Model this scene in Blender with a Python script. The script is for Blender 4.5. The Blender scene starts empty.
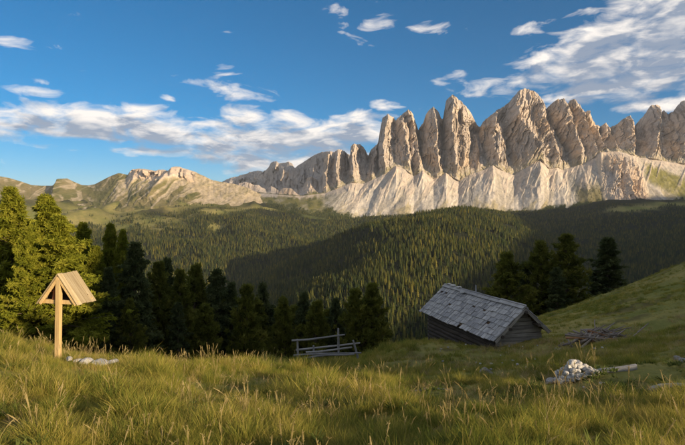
import bpy, bmesh, math, random
import numpy as np
from mathutils import Matrix, Vector, Euler

R = math.radians
rng = np.random.default_rng(7)
random.seed(7)
scene = bpy.context.scene
COL = scene.collection

# ------------------------------------------------------------------ camera
FPX, CX, HY = 532.0, 342.5, 215.0            # focal length, centre and horizon of the 685 px photograph
cam_d = bpy.data.cameras.new('camera')
cam = bpy.data.objects.new('camera', cam_d)
COL.objects.link(cam)
cam_d.sensor_width = 36.0
cam_d.lens = 36.0 * FPX / 685.0
cam_d.clip_start = 0.1
cam_d.clip_end = 90000.0
cam_d.shift_y = -(222.5 - HY) / 685.0
cam.location = (0, 0, 0)
cam.rotation_euler = (R(90), 0, 0)
scene.camera = cam

# ------------------------------------------------------------------ light
SUN_AZ, SUN_EL = 130.0, 12.6                 # compass style: clockwise from +Y (the view direction)
sx, sy, sz = (math.sin(R(SUN_AZ)) * math.cos(R(SUN_EL)), math.cos(R(SUN_AZ)) * math.cos(R(SUN_EL)), math.sin(R(SUN_EL)))
sun_d = bpy.data.lights.new('sun', 'SUN')
sun_d.energy = 4.7
sun_d.angle = R(0.53)
sun_d.color = (1.0, 0.77, 0.50)
sun = bpy.data.objects.new('sun', sun_d)
COL.objects.link(sun)
sun.rotation_euler = Vector((sx, sy, sz)).to_track_quat('Z', 'Y').to_euler()

scene.view_settings.view_transform = 'Standard'
scene.view_settings.look = 'None'
scene.view_settings.exposure = 0.98
scene.view_settings.gamma = 1.0
scene.view_settings.use_curve_mapping = False
cy = scene.cycles
cy.max_bounces = 4; cy.diffuse_bounces = 3; cy.glossy_bounces = 1; cy.transmission_bounces = 2
cy.use_adaptive_sampling = True; cy.adaptive_threshold = .02
cy.transparent_max_bounces = 4; cy.volume_bounces = 0
cy.caustics_reflective = False; cy.caustics_refractive = False
cy.sample_clamp_indirect = 4.0

SKY_STRENGTH = 0.15

def build_world():
    w = bpy.data.worlds.new('World')
    scene.world = w
    w.use_nodes = True
    nt = w.node_tree
    nt.nodes.clear()
    N, L = nt.nodes.new, nt.links.new

    # --- node group: cloud density at (azimuth, elevation) in radians, drift in z
    g = bpy.data.node_groups.new('cloud_density', 'ShaderNodeTree')
    g.interface.new_socket('dir', in_out='INPUT', socket_type='NodeSocketVector')
    g.interface.new_socket('density', in_out='OUTPUT', socket_type='NodeSocketFloat')
    gi, go = g.nodes.new('NodeGroupInput'), g.nodes.new('NodeGroupOutput')
    gl = g.links.new
    def m(op, a, b=None, c=None):
        n = g.nodes.new('ShaderNodeMath'); n.operation = op
        for i, v in enumerate((a, b, c)):
            if v is None: continue
            if isinstance(v, (int, float)): n.inputs[i].default_value = v
            else: gl(v, n.inputs[i])
        return n.outputs[0]
    sep = g.nodes.new('ShaderNodeSeparateXYZ'); gl(gi.outputs[0], sep.inputs[0])
    az, el = sep.outputs[0], sep.outputs[1]
    # (centre px, centre py, half width, half height, tilt, strength)
    ells = [(105, 123, 155, 18, 0.0, 1.1), (235, 140, 125, 16, 0.0, 1.08), (305, 135, 95, 19, 0.05, 1.12),
            (245, 117, 26, 12, 0.1, 1.0), (290, 118, 26, 10, -.1, .9), (300, 158, 110, 14, 0.0, 1.02), (160, 153, 80, 6, 0, .7), (285, 163, 75, 13, 0, 1.1), (235, 158, 60, 10, 0, .98),
            (232, 90, 52, 9, -.1, .78), (30, 137, 55, 9, 0, .72), (35, 92, 28, 6, 0, .66), (40, 81, 14, 4, 0, .66),
            (12, 43, 34, 6, 0, .66), (342, 18, 12, 12, 0, .62), (373, 28, 24, 14, .3, .66), (428, 26, 22, 6, .1, .62), (387, 105, 16, 7, 0, .8),
            (350, 118, 50, 9, 0, .8), (640, 38, 118, 44, .28, 1.2), (580, 62, 110, 20, .2, .95), (640, 82, 115, 18, .05, 1.08), (500, 82, 50, 9, .05, .72),
            (670, 104, 60, 8, 0, .9), (455, 78, 30, 6, .1, .66), (530, 30, 22, 7, .2, .6), (172, 87, 10, 5, 0, .62), (168, 97, 10, 4, 0, .62), (222, 68, 12, 6, 0, .55)]
    cover = None
    for px, py, wpx, hpx, tilt, s in ells:
        a0 = math.atan2(px - CX, FPX); e0 = math.atan2(HY - py, math.hypot(px - CX, FPX))
        k = 1.0 / math.cos(a0); wr = wpx / FPX / k / k; hr = hpx / FPX / k
        da = m('SUBTRACT', az, a0)
        de = m('SUBTRACT', m('SUBTRACT', el, e0), m('MULTIPLY', da, tilt))
        q = m('ADD', m('POWER', m('ABSOLUTE', m('DIVIDE', da, wr)), 2.0), m('POWER', m('ABSOLUTE', m('DIVIDE', de, hr)), 2.0))
        v = m('MULTIPLY', m('SUBTRACT', 1.0, m('MULTIPLY', q, .55)), s)
        cover = v if cover is None else m('MAXIMUM', cover, v)
    # denser cloud added all round out of view, to brighten the shaded ground
    cmb0 = g.nodes.new('ShaderNodeCombineXYZ'); gl(m('MULTIPLY', az, 2.2), cmb0.inputs[0]); gl(m('MULTIPLY', el, 5.0), cmb0.inputs[1])
    nz0 = g.nodes.new('ShaderNodeTexNoise'); nz0.noise_dimensions = '2D'; nz0.inputs['Scale'].default_value = 1.0; nz0.inputs['Detail'].default_value = 2
    gl(cmb0.outputs[0], nz0.inputs['Vector'])
    away = m('MINIMUM', m('MAXIMUM', m('MAXIMUM', m('MULTIPLY', m('SUBTRACT', m('ABSOLUTE', az), .60), 6.0), m('MULTIPLY', m('SUBTRACT', el, .40), 6.0)), 0.0), 1.0)
    cover = m('MAXIMUM', cover, m('MULTIPLY', m('MULTIPLY', nz0.outputs[0], 2.3), away))
    cover = m('MAXIMUM', cover, 0.0)
    cmb = g.nodes.new('ShaderNodeCombineXYZ')
    gl(m('MULTIPLY', az, 8.0), cmb.inputs[0]); gl(m('MULTIPLY', el, 24.0), cmb.inputs[1])
    nz = g.nodes.new('ShaderNodeTexNoise'); nz.noise_dimensions = '2D'
    nz.inputs['Scale'].default_value = 1.6; nz.inputs['Detail'].default_value = 7; nz.inputs['Roughness'].default_value = .58
    nz.inputs['Distortion'].default_value = .35
    gl(cmb.outputs[0], nz.inputs['Vector'])
    d = m('ADD', m('MULTIPLY', m('SUBTRACT', nz.outputs[0], .5), 2.1), m('SUBTRACT', cover, .42))
    d = m('MINIMUM', m('MAXIMUM', m('MULTIPLY', d, 1.55), 0.0), 1.0)
    gl(d, go.inputs[0])

    def mm(op, a, b=None, c=None):
        n = N('ShaderNodeMath'); n.operation = op
        for i, v in enumerate((a, b, c)):
            if v is None: continue
            if isinstance(v, (int, float)): n.inputs[i].default_value = v
            else: L(v, n.inputs[i])
        return n.outputs[0]
    tc = N('ShaderNodeTexCoord')
    s = N('ShaderNodeSeparateXYZ'); L(tc.outputs['Generated'], s.inputs[0])
    azw = mm('ARCTAN2', s.outputs[0], s.outputs[1])
    elw = mm('ARCSINE', s.outputs[2])
    c1 = N('ShaderNodeCombineXYZ'); L(azw, c1.inputs[0]); L(elw, c1.inputs[1])
    c2 = N('ShaderNodeCombineXYZ'); L(mm('ADD', azw, .010), c2.inputs[0]); L(mm('ADD', elw, .020), c2.inputs[1])
    d1 = N('ShaderNodeGroup'); d1.node_tree = g; L(c1.outputs[0], d1.inputs[0])
    d2 = N('ShaderNodeGroup'); d2.node_tree = g; L(c2.outputs[0], d2.inputs[0])

    sky = N('ShaderNodeTexSky')
    sky.sky_type = 'NISHITA'
    sky.sun_disc = False
    sky.sun_elevation = R(SUN_EL)
    sky.sun_rotation = R(SUN_AZ)
    sky.altitude = 2000
    sky.air_density = 1.0; sky.dust_density = 0.6; sky.ozone_density = 4.5
    hs = N('ShaderNodeHueSaturation'); hs.inputs['Saturation'].default_value = 1.30; hs.inputs['Value'].default_value = .405; hs.inputs['Hue'].default_value = .490
    L(sky.outputs[0], hs.inputs['Color'])
    # lit and shaded cloud: the side turned to the sun and the tops are white, bellies grey-blue
    sh = N('ShaderNodeMapRange'); sh.inputs['From Min'].default_value = .10; sh.inputs['From Max'].default_value = 1.1
    L(d2.outputs[0], sh.inputs['Value'])
    cc = N('ShaderNodeMix'); cc.data_type = 'RGBA'
    cv = N('ShaderNodeCombineXYZ'); L(mm('MULTIPLY', azw, 13.0), cv.inputs[0]); L(mm('MULTIPLY', elw, 34.0), cv.inputs[1])
    cn = N('ShaderNodeTexNoise'); cn.noise_dimensions = '2D'; cn.inputs['Scale'].default_value = 1.3; cn.inputs['Detail'].default_value = 5; L(cv.outputs[0], cn.inputs['Vector'])
    shv = mm('MULTIPLY', sh.outputs[0], mm('MULTIPLY_ADD', cn.outputs[0], 2.9, -.35)); shc = N('ShaderNodeClamp'); L(shv, shc.inputs[0])
    L(shc.outputs[0], cc.inputs[0])
    k = 1.0 / SKY_STRENGTH
    cc.inputs[6].default_value = (.59 * k, .545 * k, .50 * k, 1)
    cc.inputs[7].default_value = (.15 * k, .185 * k, .245 * k, 1)
    mx = N('ShaderNodeMix'); mx.data_type = 'RGBA'
    L(mm('MULTIPLY', d1.outputs[0], .95), mx.inputs[0])
    L(hs.outputs[0], mx.inputs[6]); L(cc.outputs[2], mx.inputs[7])
    bg = N('ShaderNodeBackground'); bg.inputs['Strength'].default_value = SKY_STRENGTH
    L(mx.outputs[2], bg.inputs['Color'])
    out = N('ShaderNodeOutputWorld'); L(bg.outputs[0], out.inputs['Surface'])
    w.cycles.sampling_method = 'MANUAL'
    w.cycles.sample_map_resolution = 512
build_world()

# ------------------------------------------------------------------ helpers: numbers
def at(px, py, Y):
    """A place seen at (px, py) of the photograph that lies Y metres ahead."""
    return ((px - CX) / FPX * Y, Y, (HY - py) / FPX * Y)

def _hash(ix, iy, iz, seed):
    h = (ix.astype(np.int64) * 374761393 + iy.astype(np.int64) * 668265263 + iz.astype(np.int64) * 2147483647 + seed * 1274126177) & 0xffffffff
    h = ((h ^ (h >> 13)) * 1274126177) & 0xffffffff
    h = h ^ (h >> 16)
    return (h & 0xffffff).astype(np.float64) / 0xffffff

def vnoise(x, y, seed=0):
    x = np.asarray(x, float); y = np.asarray(y, float); x, y = np.broadcast_arrays(x, y)
    ix, iy = np.floor(x), np.floor(y)
    fx, fy = x - ix, y - iy
    fx = fx * fx * fx * (fx * (fx * 6 - 15) + 10); fy = fy * fy * fy * (fy * (fy * 6 - 15) + 10)
    z = np.zeros_like(ix)
    a = _hash(ix, iy, z, seed); b = _hash(ix + 1, iy, z, seed)
    c = _hash(ix, iy + 1, z, seed); d = _hash(ix + 1, iy + 1, z, seed)
    return (a * (1 - fx) + b * fx) * (1 - fy) + (c * (1 - fx) + d * fx) * fy * 1.0

def fbm(x, y, octs=4, seed=0, gain=.5):
    s = 0; a = 1; t = 0
    for o in range(octs):
        s = s + a * (vnoise(x * 2**o + 17.3 * o, y * 2**o - 9.1 * o, seed + o) * 2 - 1); t += a; a *= gain
    return s / t

def ridged(x, y, octs=4, seed=0, gain=.5):
    s = 0; a = 1; t = 0
    for o in range(octs):
        n = 1 - np.abs(vnoise(x * 2**o + 5.7 * o, y * 2**o + 3.3 * o, seed + o) * 2 - 1) * 2
        s = s + a * n; t += a; a *= gain
    return s / t

def facets(x, y, seed=0, gx=1.0, gy=.5):
    """broken rock: every cell of an irregular pattern is a tilted plane of its own"""
    ix, iy = np.floor(x), np.floor(y)
    best = np.full(np.shape(x), 1e9); val = np.zeros(np.shape(x))
    z0 = np.zeros(np.shape(x))
    for ox in (-1, 0, 1):
        for oy in (-1, 0, 1):
            jx, jy = ix + ox, iy + oy
            px_ = jx + _hash(jx, jy, z0, seed); py_ = jy + _hash(jx, jy, z0, seed + 1)
            d = (x - px_)**2 + (y - py_)**2
            k = d < best
            v = _hash(jx, jy, z0, seed + 2) * 2 - 1 + gx * (_hash(jx, jy, z0, seed + 3) * 2 - 1) * (x - px_) + gy * (_hash(jx, jy, z0, seed + 4) * 2 - 1.2) * (y - py_)
            best = np.where(k, d, best); val = np.where(k, v, val)
    return val

def sstep(a, b, x):
    t = np.clip((np.asarray(x, float) - a) / (b - a), 0, 1)
    return t * t * (3 - 2 * t)

def smax(a, b, k):
    return .5 * (a + b + np.sqrt((a - b)**2 + k * k))

# ------------------------------------------------------------------ helpers: objects
def tag(o, label=None, cat=None, group=None, kind=None):
    if label: o['label'] = label
    if cat: o['category'] = cat
    if group: o['group'] = group
    if kind: o['kind'] = kind
    return o

def link(name, me, mat=None, parent=None, loc=None, rot=None, scale=None):
    o = bpy.data.objects.new(name, me)
    COL.objects.link(o)
    if mat is not None and me is not None and len(me.materials) == 0: me.materials.append(mat)
    if parent is not None: o.parent = parent
    if loc is not None: o.location = loc
    if rot is not None: o.rotation_euler = rot
    if scale is not None: o.scale = scale if hasattr(scale, '__len__') else (scale,) * 3
    return o

def empty(name, loc=(0, 0, 0), rot=(0, 0, 0)):
    o = bpy.data.objects.new(name, None)
    COL.objects.link(o)
    o.location = loc; o.rotation_euler = rot; o.empty_display_size = .2
    return o

def mesh_np(name, verts, faces, smooth=False):
    """verts (n,3); faces (m,k) array of one face size"""
    me = bpy.data.meshes.new(name)
    verts = np.ascontiguousarray(verts, dtype=np.float32); faces = np.ascontiguousarray(faces, dtype=np.int32)
    k = faces.shape[1]
    me.vertices.add(len(verts)); me.vertices.foreach_set('co', verts.ravel())
    me.loops.add(faces.size); me.loops.foreach_set('vertex_index', faces.ravel())
    me.polygons.add(len(faces))
    me.polygons.foreach_set('loop_start', np.arange(0, faces.size, k, dtype=np.int32))
    me.polygons.foreach_set('loop_total', np.full(len(faces), k, dtype=np.int32))
    if smooth: me.polygons.foreach_set('use_smooth', np.ones(len(faces), dtype=bool))
    me.update(calc_edges=True)
    return me

def set_col(me, name, rgb):
    a = me.attributes.new(name, 'FLOAT_COLOR', 'POINT')
    c = np.ones((len(me.vertices), 4), dtype=np.float32); c[:, :3] = rgb
    a.data.foreach_set('color', c.ravel())

def set_float(me, name, v):
    a = me.attributes.new(name, 'FLOAT', 'POINT')
    a.data.foreach_set('value', np.ascontiguousarray(v, dtype=np.float32))

def set_vec(me, name, v):
    a = me.attributes.new(name, 'FLOAT_VECTOR', 'POINT')
    a.data.foreach_set('vector', np.ascontiguousarray(v, dtype=np.float32).ravel())

def grid_faces(nr, nc):
    i = np.arange(nr - 1)[:, None] * nc + np.arange(nc - 1)[None, :]
    return np.stack([i, i + 1, i + nc + 1, i + nc], -1).reshape(-1, 4)

# ------------------------------------------------------------------ materials
class NT:
    def __init__(s, name):
        s.mat = bpy.data.materials.new(name); s.mat.use_nodes = True
        s.nt = s.mat.node_tree; s.nt.nodes.clear()
        s.out = s.n('ShaderNodeOutputMaterial')
    def n(s, t, **kw):
        n = s.nt.nodes.new(t)
        for k, v in kw.items(): setattr(n, k, v)
        return n
    def l(s, a, b): s.nt.links.new(a, b)
    def put(s, sock, v):
        if isinstance(v, bpy.types.NodeSocket): s.l(v, sock)
        else: sock.default_value = v
    def math(s, op, a, b=0.0, clamp=False):
        n = s.n('ShaderNodeMath', operation=op); n.use_clamp = clamp
        s.put(n.inputs[0], a); s.put(n.inputs[1], b)
        return n.outputs[0]
    def noise(s, vec, scale, detail=4, rough=.55, dist=0.0):
        n = s.n('ShaderNodeTexNoise')
        if vec is not None: s.l(vec, n.inputs['Vector'])
        n.inputs['Scale'].default_value = scale; n.inputs['Detail'].default_value = detail
        n.inputs['Roughness'].default_value = rough; n.inputs['Distortion'].default_value = dist
        return n.outputs[0]
    def ramp(s, fac, stops):
        n = s.n('ShaderNodeValToRGB'); s.l(fac, n.inputs[0])
        e = n.color_ramp.elements
        while len(e) < len(stops): e.new(.5)
        for q, (p, c) in zip(e, stops):
            q.position = p; q.color = (*c, 1) if len(c) == 3 else c
        return n.outputs[0]
    def mix(s, fac, a, b, mode='MIX'):
        n = s.n('ShaderNodeMix', data_type='RGBA', blend_type=mode)
        s.put(n.inputs[0], fac)
        for i, v in ((6, a), (7, b)):
            if isinstance(v, tuple) and len(v) == 3: v = (*v, 1)
            s.put(n.inputs[i], v)
        return n.outputs[2]
    def attr(s, name, kind='GEOMETRY'):
        n = s.n('ShaderNodeAttribute', attribute_name=name, attribute_type=kind)
        return n
    def mapping(s, vec, scale=(1, 1, 1)):
        n = s.n('ShaderNodeMapping'); s.l(vec, n.inputs[0]); n.inputs['Scale'].default_value = scale
        return n.outputs[0]
    def bump(s, h, strength=.5, dist=.1):
        n = s.n('ShaderNodeBump'); n.inputs['Strength'].default_value = strength; n.inputs['Distance'].default_value = dist
        s.l(h, n.inputs['Height']); return n.outputs[0]
    def surf(s, col, rough=.9, normal=None, spec=.2):
        b = s.n('ShaderNodeBsdfPrincipled')
        s.put(b.inputs['Base Color'], (*col, 1) if isinstance(col, tuple) and len(col) == 3 else col)
        s.put(b.inputs['Roughness'], rough)
        b.inputs['Specular IOR Level'].default_value = spec
        if normal is not None: s.l(normal, b.inputs['Normal'])
        s.l(b.outputs[0], s.out.inputs['Surface'])
        return b
    def leaf(s, col, trans=.35):
        """thin leaf: diffuse plus light coming through"""
        d = s.n('ShaderNodeBsdfDiffuse'); t = s.n('ShaderNodeBsdfTranslucent'); m = s.n('ShaderNodeMixShader')
        s.put(d.inputs[0], col); s.put(t.inputs[0], col); m.inputs[0].default_value = trans
        s.l(d.outputs[0], m.inputs[1]); s.l(t.outputs[0], m.inputs[2]); s.l(m.outputs[0], s.out.inputs['Surface'])

def geo_pos(M): return M.n('ShaderNodeNewGeometry').outputs['Position']
def obj_co(M): return M.n('ShaderNodeTexCoord').outputs['Object']

def mat_terrain():
    M = NT('terrain'); p = geo_pos(M)
    base = M.attr('tint').outputs['Color']
    n1 = M.noise(p, .9, 6, .65); n2 = M.noise(p, 9.0, 4, .6); n3 = M.noise(p, .035, 5, .6)
    f = M.math('ADD', M.math('MULTIPLY', n1, .9), M.math('MULTIPLY', n2, .5))
    c = M.mix(1.0, base, M.ramp(M.math('MULTIPLY', f, .72), [(.25, (.55, .55, .5)), (.5, (1, 1, 1)), (.75, (1.35, 1.25, 1.05))]), 'MULTIPLY')
    c = M.mix(1.0, c, M.ramp(n3, [(.3, (.8, .85, .8)), (.7, (1.2, 1.12, 1.05))]), 'MULTIPLY')
    M.surf(c, 1.0, M.bump(f, .8, .12), 0.05); return M.mat

def mat_rock():
    M = NT('mountain_rock'); p = geo_pos(M)
    base = M.attr('tint').outputs['Color']; hard = M.attr('hard').outputs['Fac']
    sq = M.mapping(p, (1, 1, .22))
    n1 = M.noise(sq, .035, 9, .68, .6); n2 = M.noise(p, .02, 8, .7)
    c = M.mix(1.0, base, M.ramp(n1, [(.28, (.62, .62, .64)), (.5, (1, 1, 1)), (.72, (1.25, 1.2, 1.12))]), 'MULTIPLY')
    h = M.math('ADD', M.math('MULTIPLY', n1, hard), M.math('MULTIPLY', n2, .25))
    M.surf(c, 1.0, M.bump(h, 1.0, 11.0), 0.05); return M.mat

def mat_forest():
    M = NT('forest_needles'); oi = M.n('ShaderNodeObjectInfo').outputs['Random']
    p = geo_pos(M)
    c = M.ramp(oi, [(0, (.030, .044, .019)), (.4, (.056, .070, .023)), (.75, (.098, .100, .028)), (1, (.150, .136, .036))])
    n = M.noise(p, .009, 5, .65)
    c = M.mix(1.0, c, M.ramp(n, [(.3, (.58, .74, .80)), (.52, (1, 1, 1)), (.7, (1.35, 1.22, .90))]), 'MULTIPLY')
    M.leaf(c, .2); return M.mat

def mat_needles(name, stops, trans=.3):
    M = NT(name)
    v = M.attr('clump').outputs['Fac']
    n = M.noise(obj_co(M), .8, 4)
    f = M.math('ADD', M.math('MULTIPLY', v, .65), M.math('MULTIPLY', n, .35))
    M.leaf(M.ramp(f, stops), trans); return M.mat

def mat_bark():
    M = NT('bark'); p = M.mapping(obj_co(M), (1, 1, .25))
    n = M.noise(p, 9, 6, .65)
    M.surf(M.ramp(n, [(.3, (.055, .042, .032)), (.6, (.15, .115, .085)), (.8, (.24, .2, .16))]), .95, M.bump(n, .8, .05)); return M.mat

def mat_wood(name, dark, mid, light, scale=1.0, axis='Y', rough=.85):
    M = NT(name)
    s = {'X': (1.2, 22, 22), 'Y': (22, 1.2, 22), 'Z': (22, 22, 1.2)}[axis]
    rnd = M.n('ShaderNodeObjectInfo').outputs['Random']
    co = M.n('ShaderNodeVectorMath', operation='ADD'); M.l(obj_co(M), co.inputs[0])
    cmb = M.n('ShaderNodeCombineXYZ')
    for i in range(3): M.l(M.math('MULTIPLY', rnd, 37.0 + i * 11), cmb.inputs[i])
    M.l(cmb.outputs[0], co.inputs[1])
    g = M.noise(M.mapping(co.outputs[0], s), scale, 6, .65, .4)
    w = M.noise(co.outputs[0], 2.3 * scale, 4, .6)
    f = M.math('ADD', M.math('MULTIPLY', g, .7), M.math('MULTIPLY', w, .3))
    c = M.ramp(f, [(.28, dark), (.5, mid), (.72, light)])
    c = M.mix(1.0, c, M.ramp(rnd, [(0, (.72, .72, .74)), (1, (1.2, 1.18, 1.15))]), 'MULTIPLY')
    M.surf(c, rough, M.bump(g, .6, .02), .25); return M.mat

def mat_stone(name, a, b, c3):
    M = NT(name); p = obj_co(M)
    rnd = M.n('ShaderNodeObjectInfo').outputs['Random']
    n = M.noise(p, 3.5, 8, .65); n2 = M.noise(p, 14, 5, .7)
    c = M.ramp(M.math('ADD', M.math('MULTIPLY', n, .7), M.math('MULTIPLY', n2, .3)), [(.3, a), (.48, b), (.7, c3)])
    c = M.mix(1.0, c, M.ramp(rnd, [(0, (.50, .50, .51)), (1, (1.12, 1.10, 1.06))]), 'MULTIPLY')
    M.surf(c, .95, M.bump(n2, .7, .04), .15); return M.mat

def mat_grass(name, stops, trans=.4, tip=None):
    M = NT(name)
    p = geo_pos(M)
    n = M.noise(p, .35, 4, .6); n2 = M.noise(p, 2.2, 3, .6)
    rnd = M.n('ShaderNodeObjectInfo').outputs['Random']
    sh = M.attr('shade').outputs['Fac']
    f = M.math('ADD', M.math('ADD', M.math('MULTIPLY', n, .50), M.math('MULTIPLY', n2, .30)), M.math('ADD', M.math('MULTIPLY', rnd, .30), M.math('MULTIPLY', sh, .16)))
    M.leaf(M.ramp(f, stops), trans); return M.mat

MT = dict(
    terrain=mat_terrain(), rock=mat_rock(), forest=mat_forest(), bark=mat_bark(),
    pine=mat_needles('pine_needles', [(.2, (.085, .100, .022)), (.5, (.150, .160, .030)), (.8, (.230, .220, .045))], .38),
    spruce=mat_needles('spruce_needles', [(.2, (.060, .078, .034)), (.5, (.100, .122, .048)), (.8, (.150, .165, .060))], .32),
    larch=mat_needles('larch_and_sunlit_needles', [(.2, (.130, .150, .018)), (.5, (.230, .245, .028)), (.8, (.330, .320, .045))], .42),  # also on the sunlit pines, where the brighter tone stands in for sunlight
    new_wood=mat_wood('planed_wood', (.36, .24, .10), (.50, .36, .17), (.60, .46, .25), 1.0, 'Z'),
    roof_wood=mat_wood('weathered_plank', (.22, .165, .09), (.37, .30, .18), (.50, .43, .29), 1.0, 'X'),
    shingle=mat_wood('silver_shingle', (.13, .125, .12), (.33, .325, .32), (.55, .545, .535), 1.0, 'X'),
    log=mat_wood('old_log', (.025, .020, .017), (.060, .050, .042), (.12, .105, .09), 1.0, 'X'),
    gable=mat_wood('grey_board', (.11, .10, .085), (.22, .205, .18), (.34, .32, .29), 1.0, 'X'),
    silver=mat_wood('silver_rail', (.12, .115, .11), (.25, .245, .24), (.40, .39, .38), 1.0, 'X'),
    bleached=mat_wood('bleached_log', (.15, .145, .14), (.33, .325, .31), (.52, .51, .49), 1.0, 'X'),
    stick=mat_wood('dead_branch', (.10, .080, .065), (.22, .185, .155), (.36, .31, .27), 1.0, 'X'),
    red_stick=mat_wood('red_dead_branch', (.16, .075, .035), (.33, .17, .08), (.45, .27, .14), 1.0, 'X'),
    dark=mat_wood('dark_board', (.05, .032, .018), (.12, .075, .04), (.18, .12, .06), 1.0, 'Z'),
    figure=mat_wood('painted_carving', (.20, .06, .03), (.36, .13, .06), (.42, .22, .10), 1.0, 'Z'),
    stone=mat_stone('pale_stone', (.34, .34, .34), (.62, .61, .59), (.80, .79, .77)),
    boulder=mat_stone('grey_boulder', (.12, .12, .11), (.26, .25, .23), (.42, .40, .37)),
    metal=mat_stone('dull_metal', (.25, .26, .28), (.36, .37, .39), (.45, .46, .48)),
    grass=mat_grass('meadow_grass', [(.34, (.070, .105, .024)), (.50, (.150, .186, .036)), (.62, (.262, .258, .048)), (.75, (.41, .335, .082)), (.93, (.54, .42, .16))]),
    thatch=mat_grass('dead_thatch', [(.3, (.20, .14, .07)), (.55, (.34, .25, .12)), (.85, (.50, .40, .22))], .3),
    herb=mat_grass('herb_leaf', [(.3, (.060, .088, .026)), (.6, (.105, .135, .036)), (.9, (.17, .185, .05))], .3),
    stalk=mat_grass('dry_stalk', [(.3, (.22, .18, .07)), (.55, (.36, .29, .12)), (.8, (.48, .39, .19))], .35),
)

# ================================================================== LARGE STRUCTURE
# ------------------------------------------------------------------ the near meadow
def near_ground(x, y):
    x = np.asarray(x, float); y = np.asarray(y, float)
    xr = np.maximum(x, 0); xl = np.maximum(-x, 0)
    rise = np.where(xr < 28, .0084 * xr**2, .0084 * 28**2 + .36 * (xr - 28))
    rise = rise * (.30 + .70 * sstep(-16, 16, y))
    risel = .16 * (np.sqrt(xl**2 + 25) - 5)
    risel = np.where(xl > 40, .16 * (np.sqrt(1625.) - 5) + .06 * (xl - 40), risel)
    yb = 28 + 21 * sstep(1, 8, x) + 11 * sstep(10, 30, -x)
    k = 4.0
    t = (y - yb) / k
    drop = .36 * k * np.logaddexp(0, np.clip(t, -50, 50)) * 1.0
    drop = np.where(t > 50, .36 * (y - yb), drop)
    yy = np.where(y > -3, y, -3 + .15 * (y + 3))
    z = -1.6 - .2 * yy + rise + risel - drop
    # unseen part of the hill, right and behind, shaped to shade the conifer row
    tq = .766 * x - .643 * y; sq = .643 * x + .766 * y
    z = z + (13 * sstep(11.5, 16, sq) + 9 * sstep(19, 28, sq)) * (1 + .16 * fbm(sq / 3.0, tq / 25., 3, 191)) * sstep(30, 80, tq) * (1 - sstep(110, 240, np.abs(sq)))
    # hollow behind the swell the shrine stands on
    z = z - (2.3 * sstep(15.5, 25, y) + .5 * np.exp(-((y - 24) / 5)**2)) * sstep(-3, -9, x) * (1 - .6 * sstep(38, 60, y))
    r = np.hypot(x, y)
    f = sstep(2.0, 9.0, r)
    z = z + .30 * fbm(x / 7, y / 7, 3, 11) * f + .17 * fbm(x / 1.9, y / 1.9, 3, 12)
    z = z + .10 * np.maximum(ridged(x / .8, y / .8, 2, 13), 0)
    # low swell in front of the fence's right end
    z = z + .55 * np.exp(-(((x - 3.0) / 2.6)**2 + ((y - 26.5) / 4.0)**2))
    # earth banked against the uphill end of the hut
    z = z + .30 * np.exp(-(((x - 8.9) / 1.6)**2 + ((y - 23.2) / 1.8)**2))
    return z

# ------------------------------------------------------------------ the far terrain: a smooth surface through surveyed points and unseen ones shaped for shade
P = [at(*q) for q in [
    (345, 221, 4000), (394, 219, 4000), (448, 214, 4000), (507, 214, 4000), (556, 209, 4000), (604, 204, 3900), (640, 205, 3800), (685, 203, 3800), (770, 200, 3800),
    (200, 240, 2950), (230, 262, 2600), (258, 243, 2950), (150, 252, 2600), (180, 285, 2200), (100, 240, 3000), (60, 230, 3300), (0, 214, 3600), (0, 250, 2500), (60, 255, 2500),
    (150, 227, 3500), (130, 216, 3900), (200, 222, 3500), (240, 224, 3500), (-90, 220, 3600),
    (300, 262, 2750), (340, 240, 3250), (290, 288, 2380), (350, 268, 2600), (400, 226, 3650), (290, 234, 3350), (256, 258, 2600), (262, 285, 2300),
    (540, 245, 3100), (600, 246, 3000), (660, 243, 3000), (560, 285, 2350), (620, 280, 2350), (690, 268, 2300), (760, 240, 2600),
    (60, 206, 4300), (110, 208, 4300), (170, 207, 4250), (220, 209, 4250), (262, 207, 4400), (300, 208, 4350), (0, 204, 4300)]]
P += [(-250, 2020, -400), (-60, 2050, -440), (-150, 1600, -450), (50, 1000, -400), (300, 800, -350), (-700, 1300, -390), (-1300, 1700, -300), (600, 1500, -400),
      (0, 300, -150), (0, 600, -300), (-400, 550, -230), (-900, 700, -180), (-600, 200, -30), (400, 600, -190), (800, 1000, -290), (1500, 1700, -330),
      (300, 40, 62), (600, 0, 70), (1000, 0, 80), (700, 300, -45), (1000, 300, 10), (600, 450, -130), (400, 300, -50), (1300, -200, 130), (1850, 0, 170), (2400, 0, 290), (2800, 0, 500), (3500, 0, 700), (4300, 0, 870), (5100, 0, 1180), (5800, 0, 1340), (6800, 0, 1480), (7600, 0, 1500),  # includes an unseen mountain at the right, shaped to shade the valley
      (5500, 1500, 900), (4000, 2000, 350), (3500, 3200, 150), (5100, -1000, 1150), (3500, -1200, 700), (1500, -1000, 220), (1500, -3000, 300), (5500, -3000, 900),
      (350, -310, 30), (200, -200, 14), (600, -540, 75), (100, -100, 6), (0, -300, 10), (-200, -60, 6), (-300, 0, 10), (0, -900, 60), (-1000, -1000, 60), (-1800, 0, 60), (-2500, 800, 60), (-3200, 2500, 100), (-3000, -2500, 150), (0, -4000, 100),
      (0, 6500, 0), (-3500, 6500, 0), (3500, 6500, 50), (-6000, 0, 100), (-6000, 5000, 100), (7500, 5000, 200), (0, 9000, -100), (-6000, 9000, -100), (7000, 9000, -100)]
P = np.array(P, float)
def _tps(d2): return np.where(d2 > 1e-12, .5 * d2 * np.log(np.maximum(d2, 1e-12)), 0)
_A = P[:, :2] / 1000.
_n = len(P)
_K = _tps(((_A[:, None] - _A[None])**2).sum(-1)) + np.eye(_n) * .004
_Q = np.c_[np.ones(_n), _A]
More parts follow.
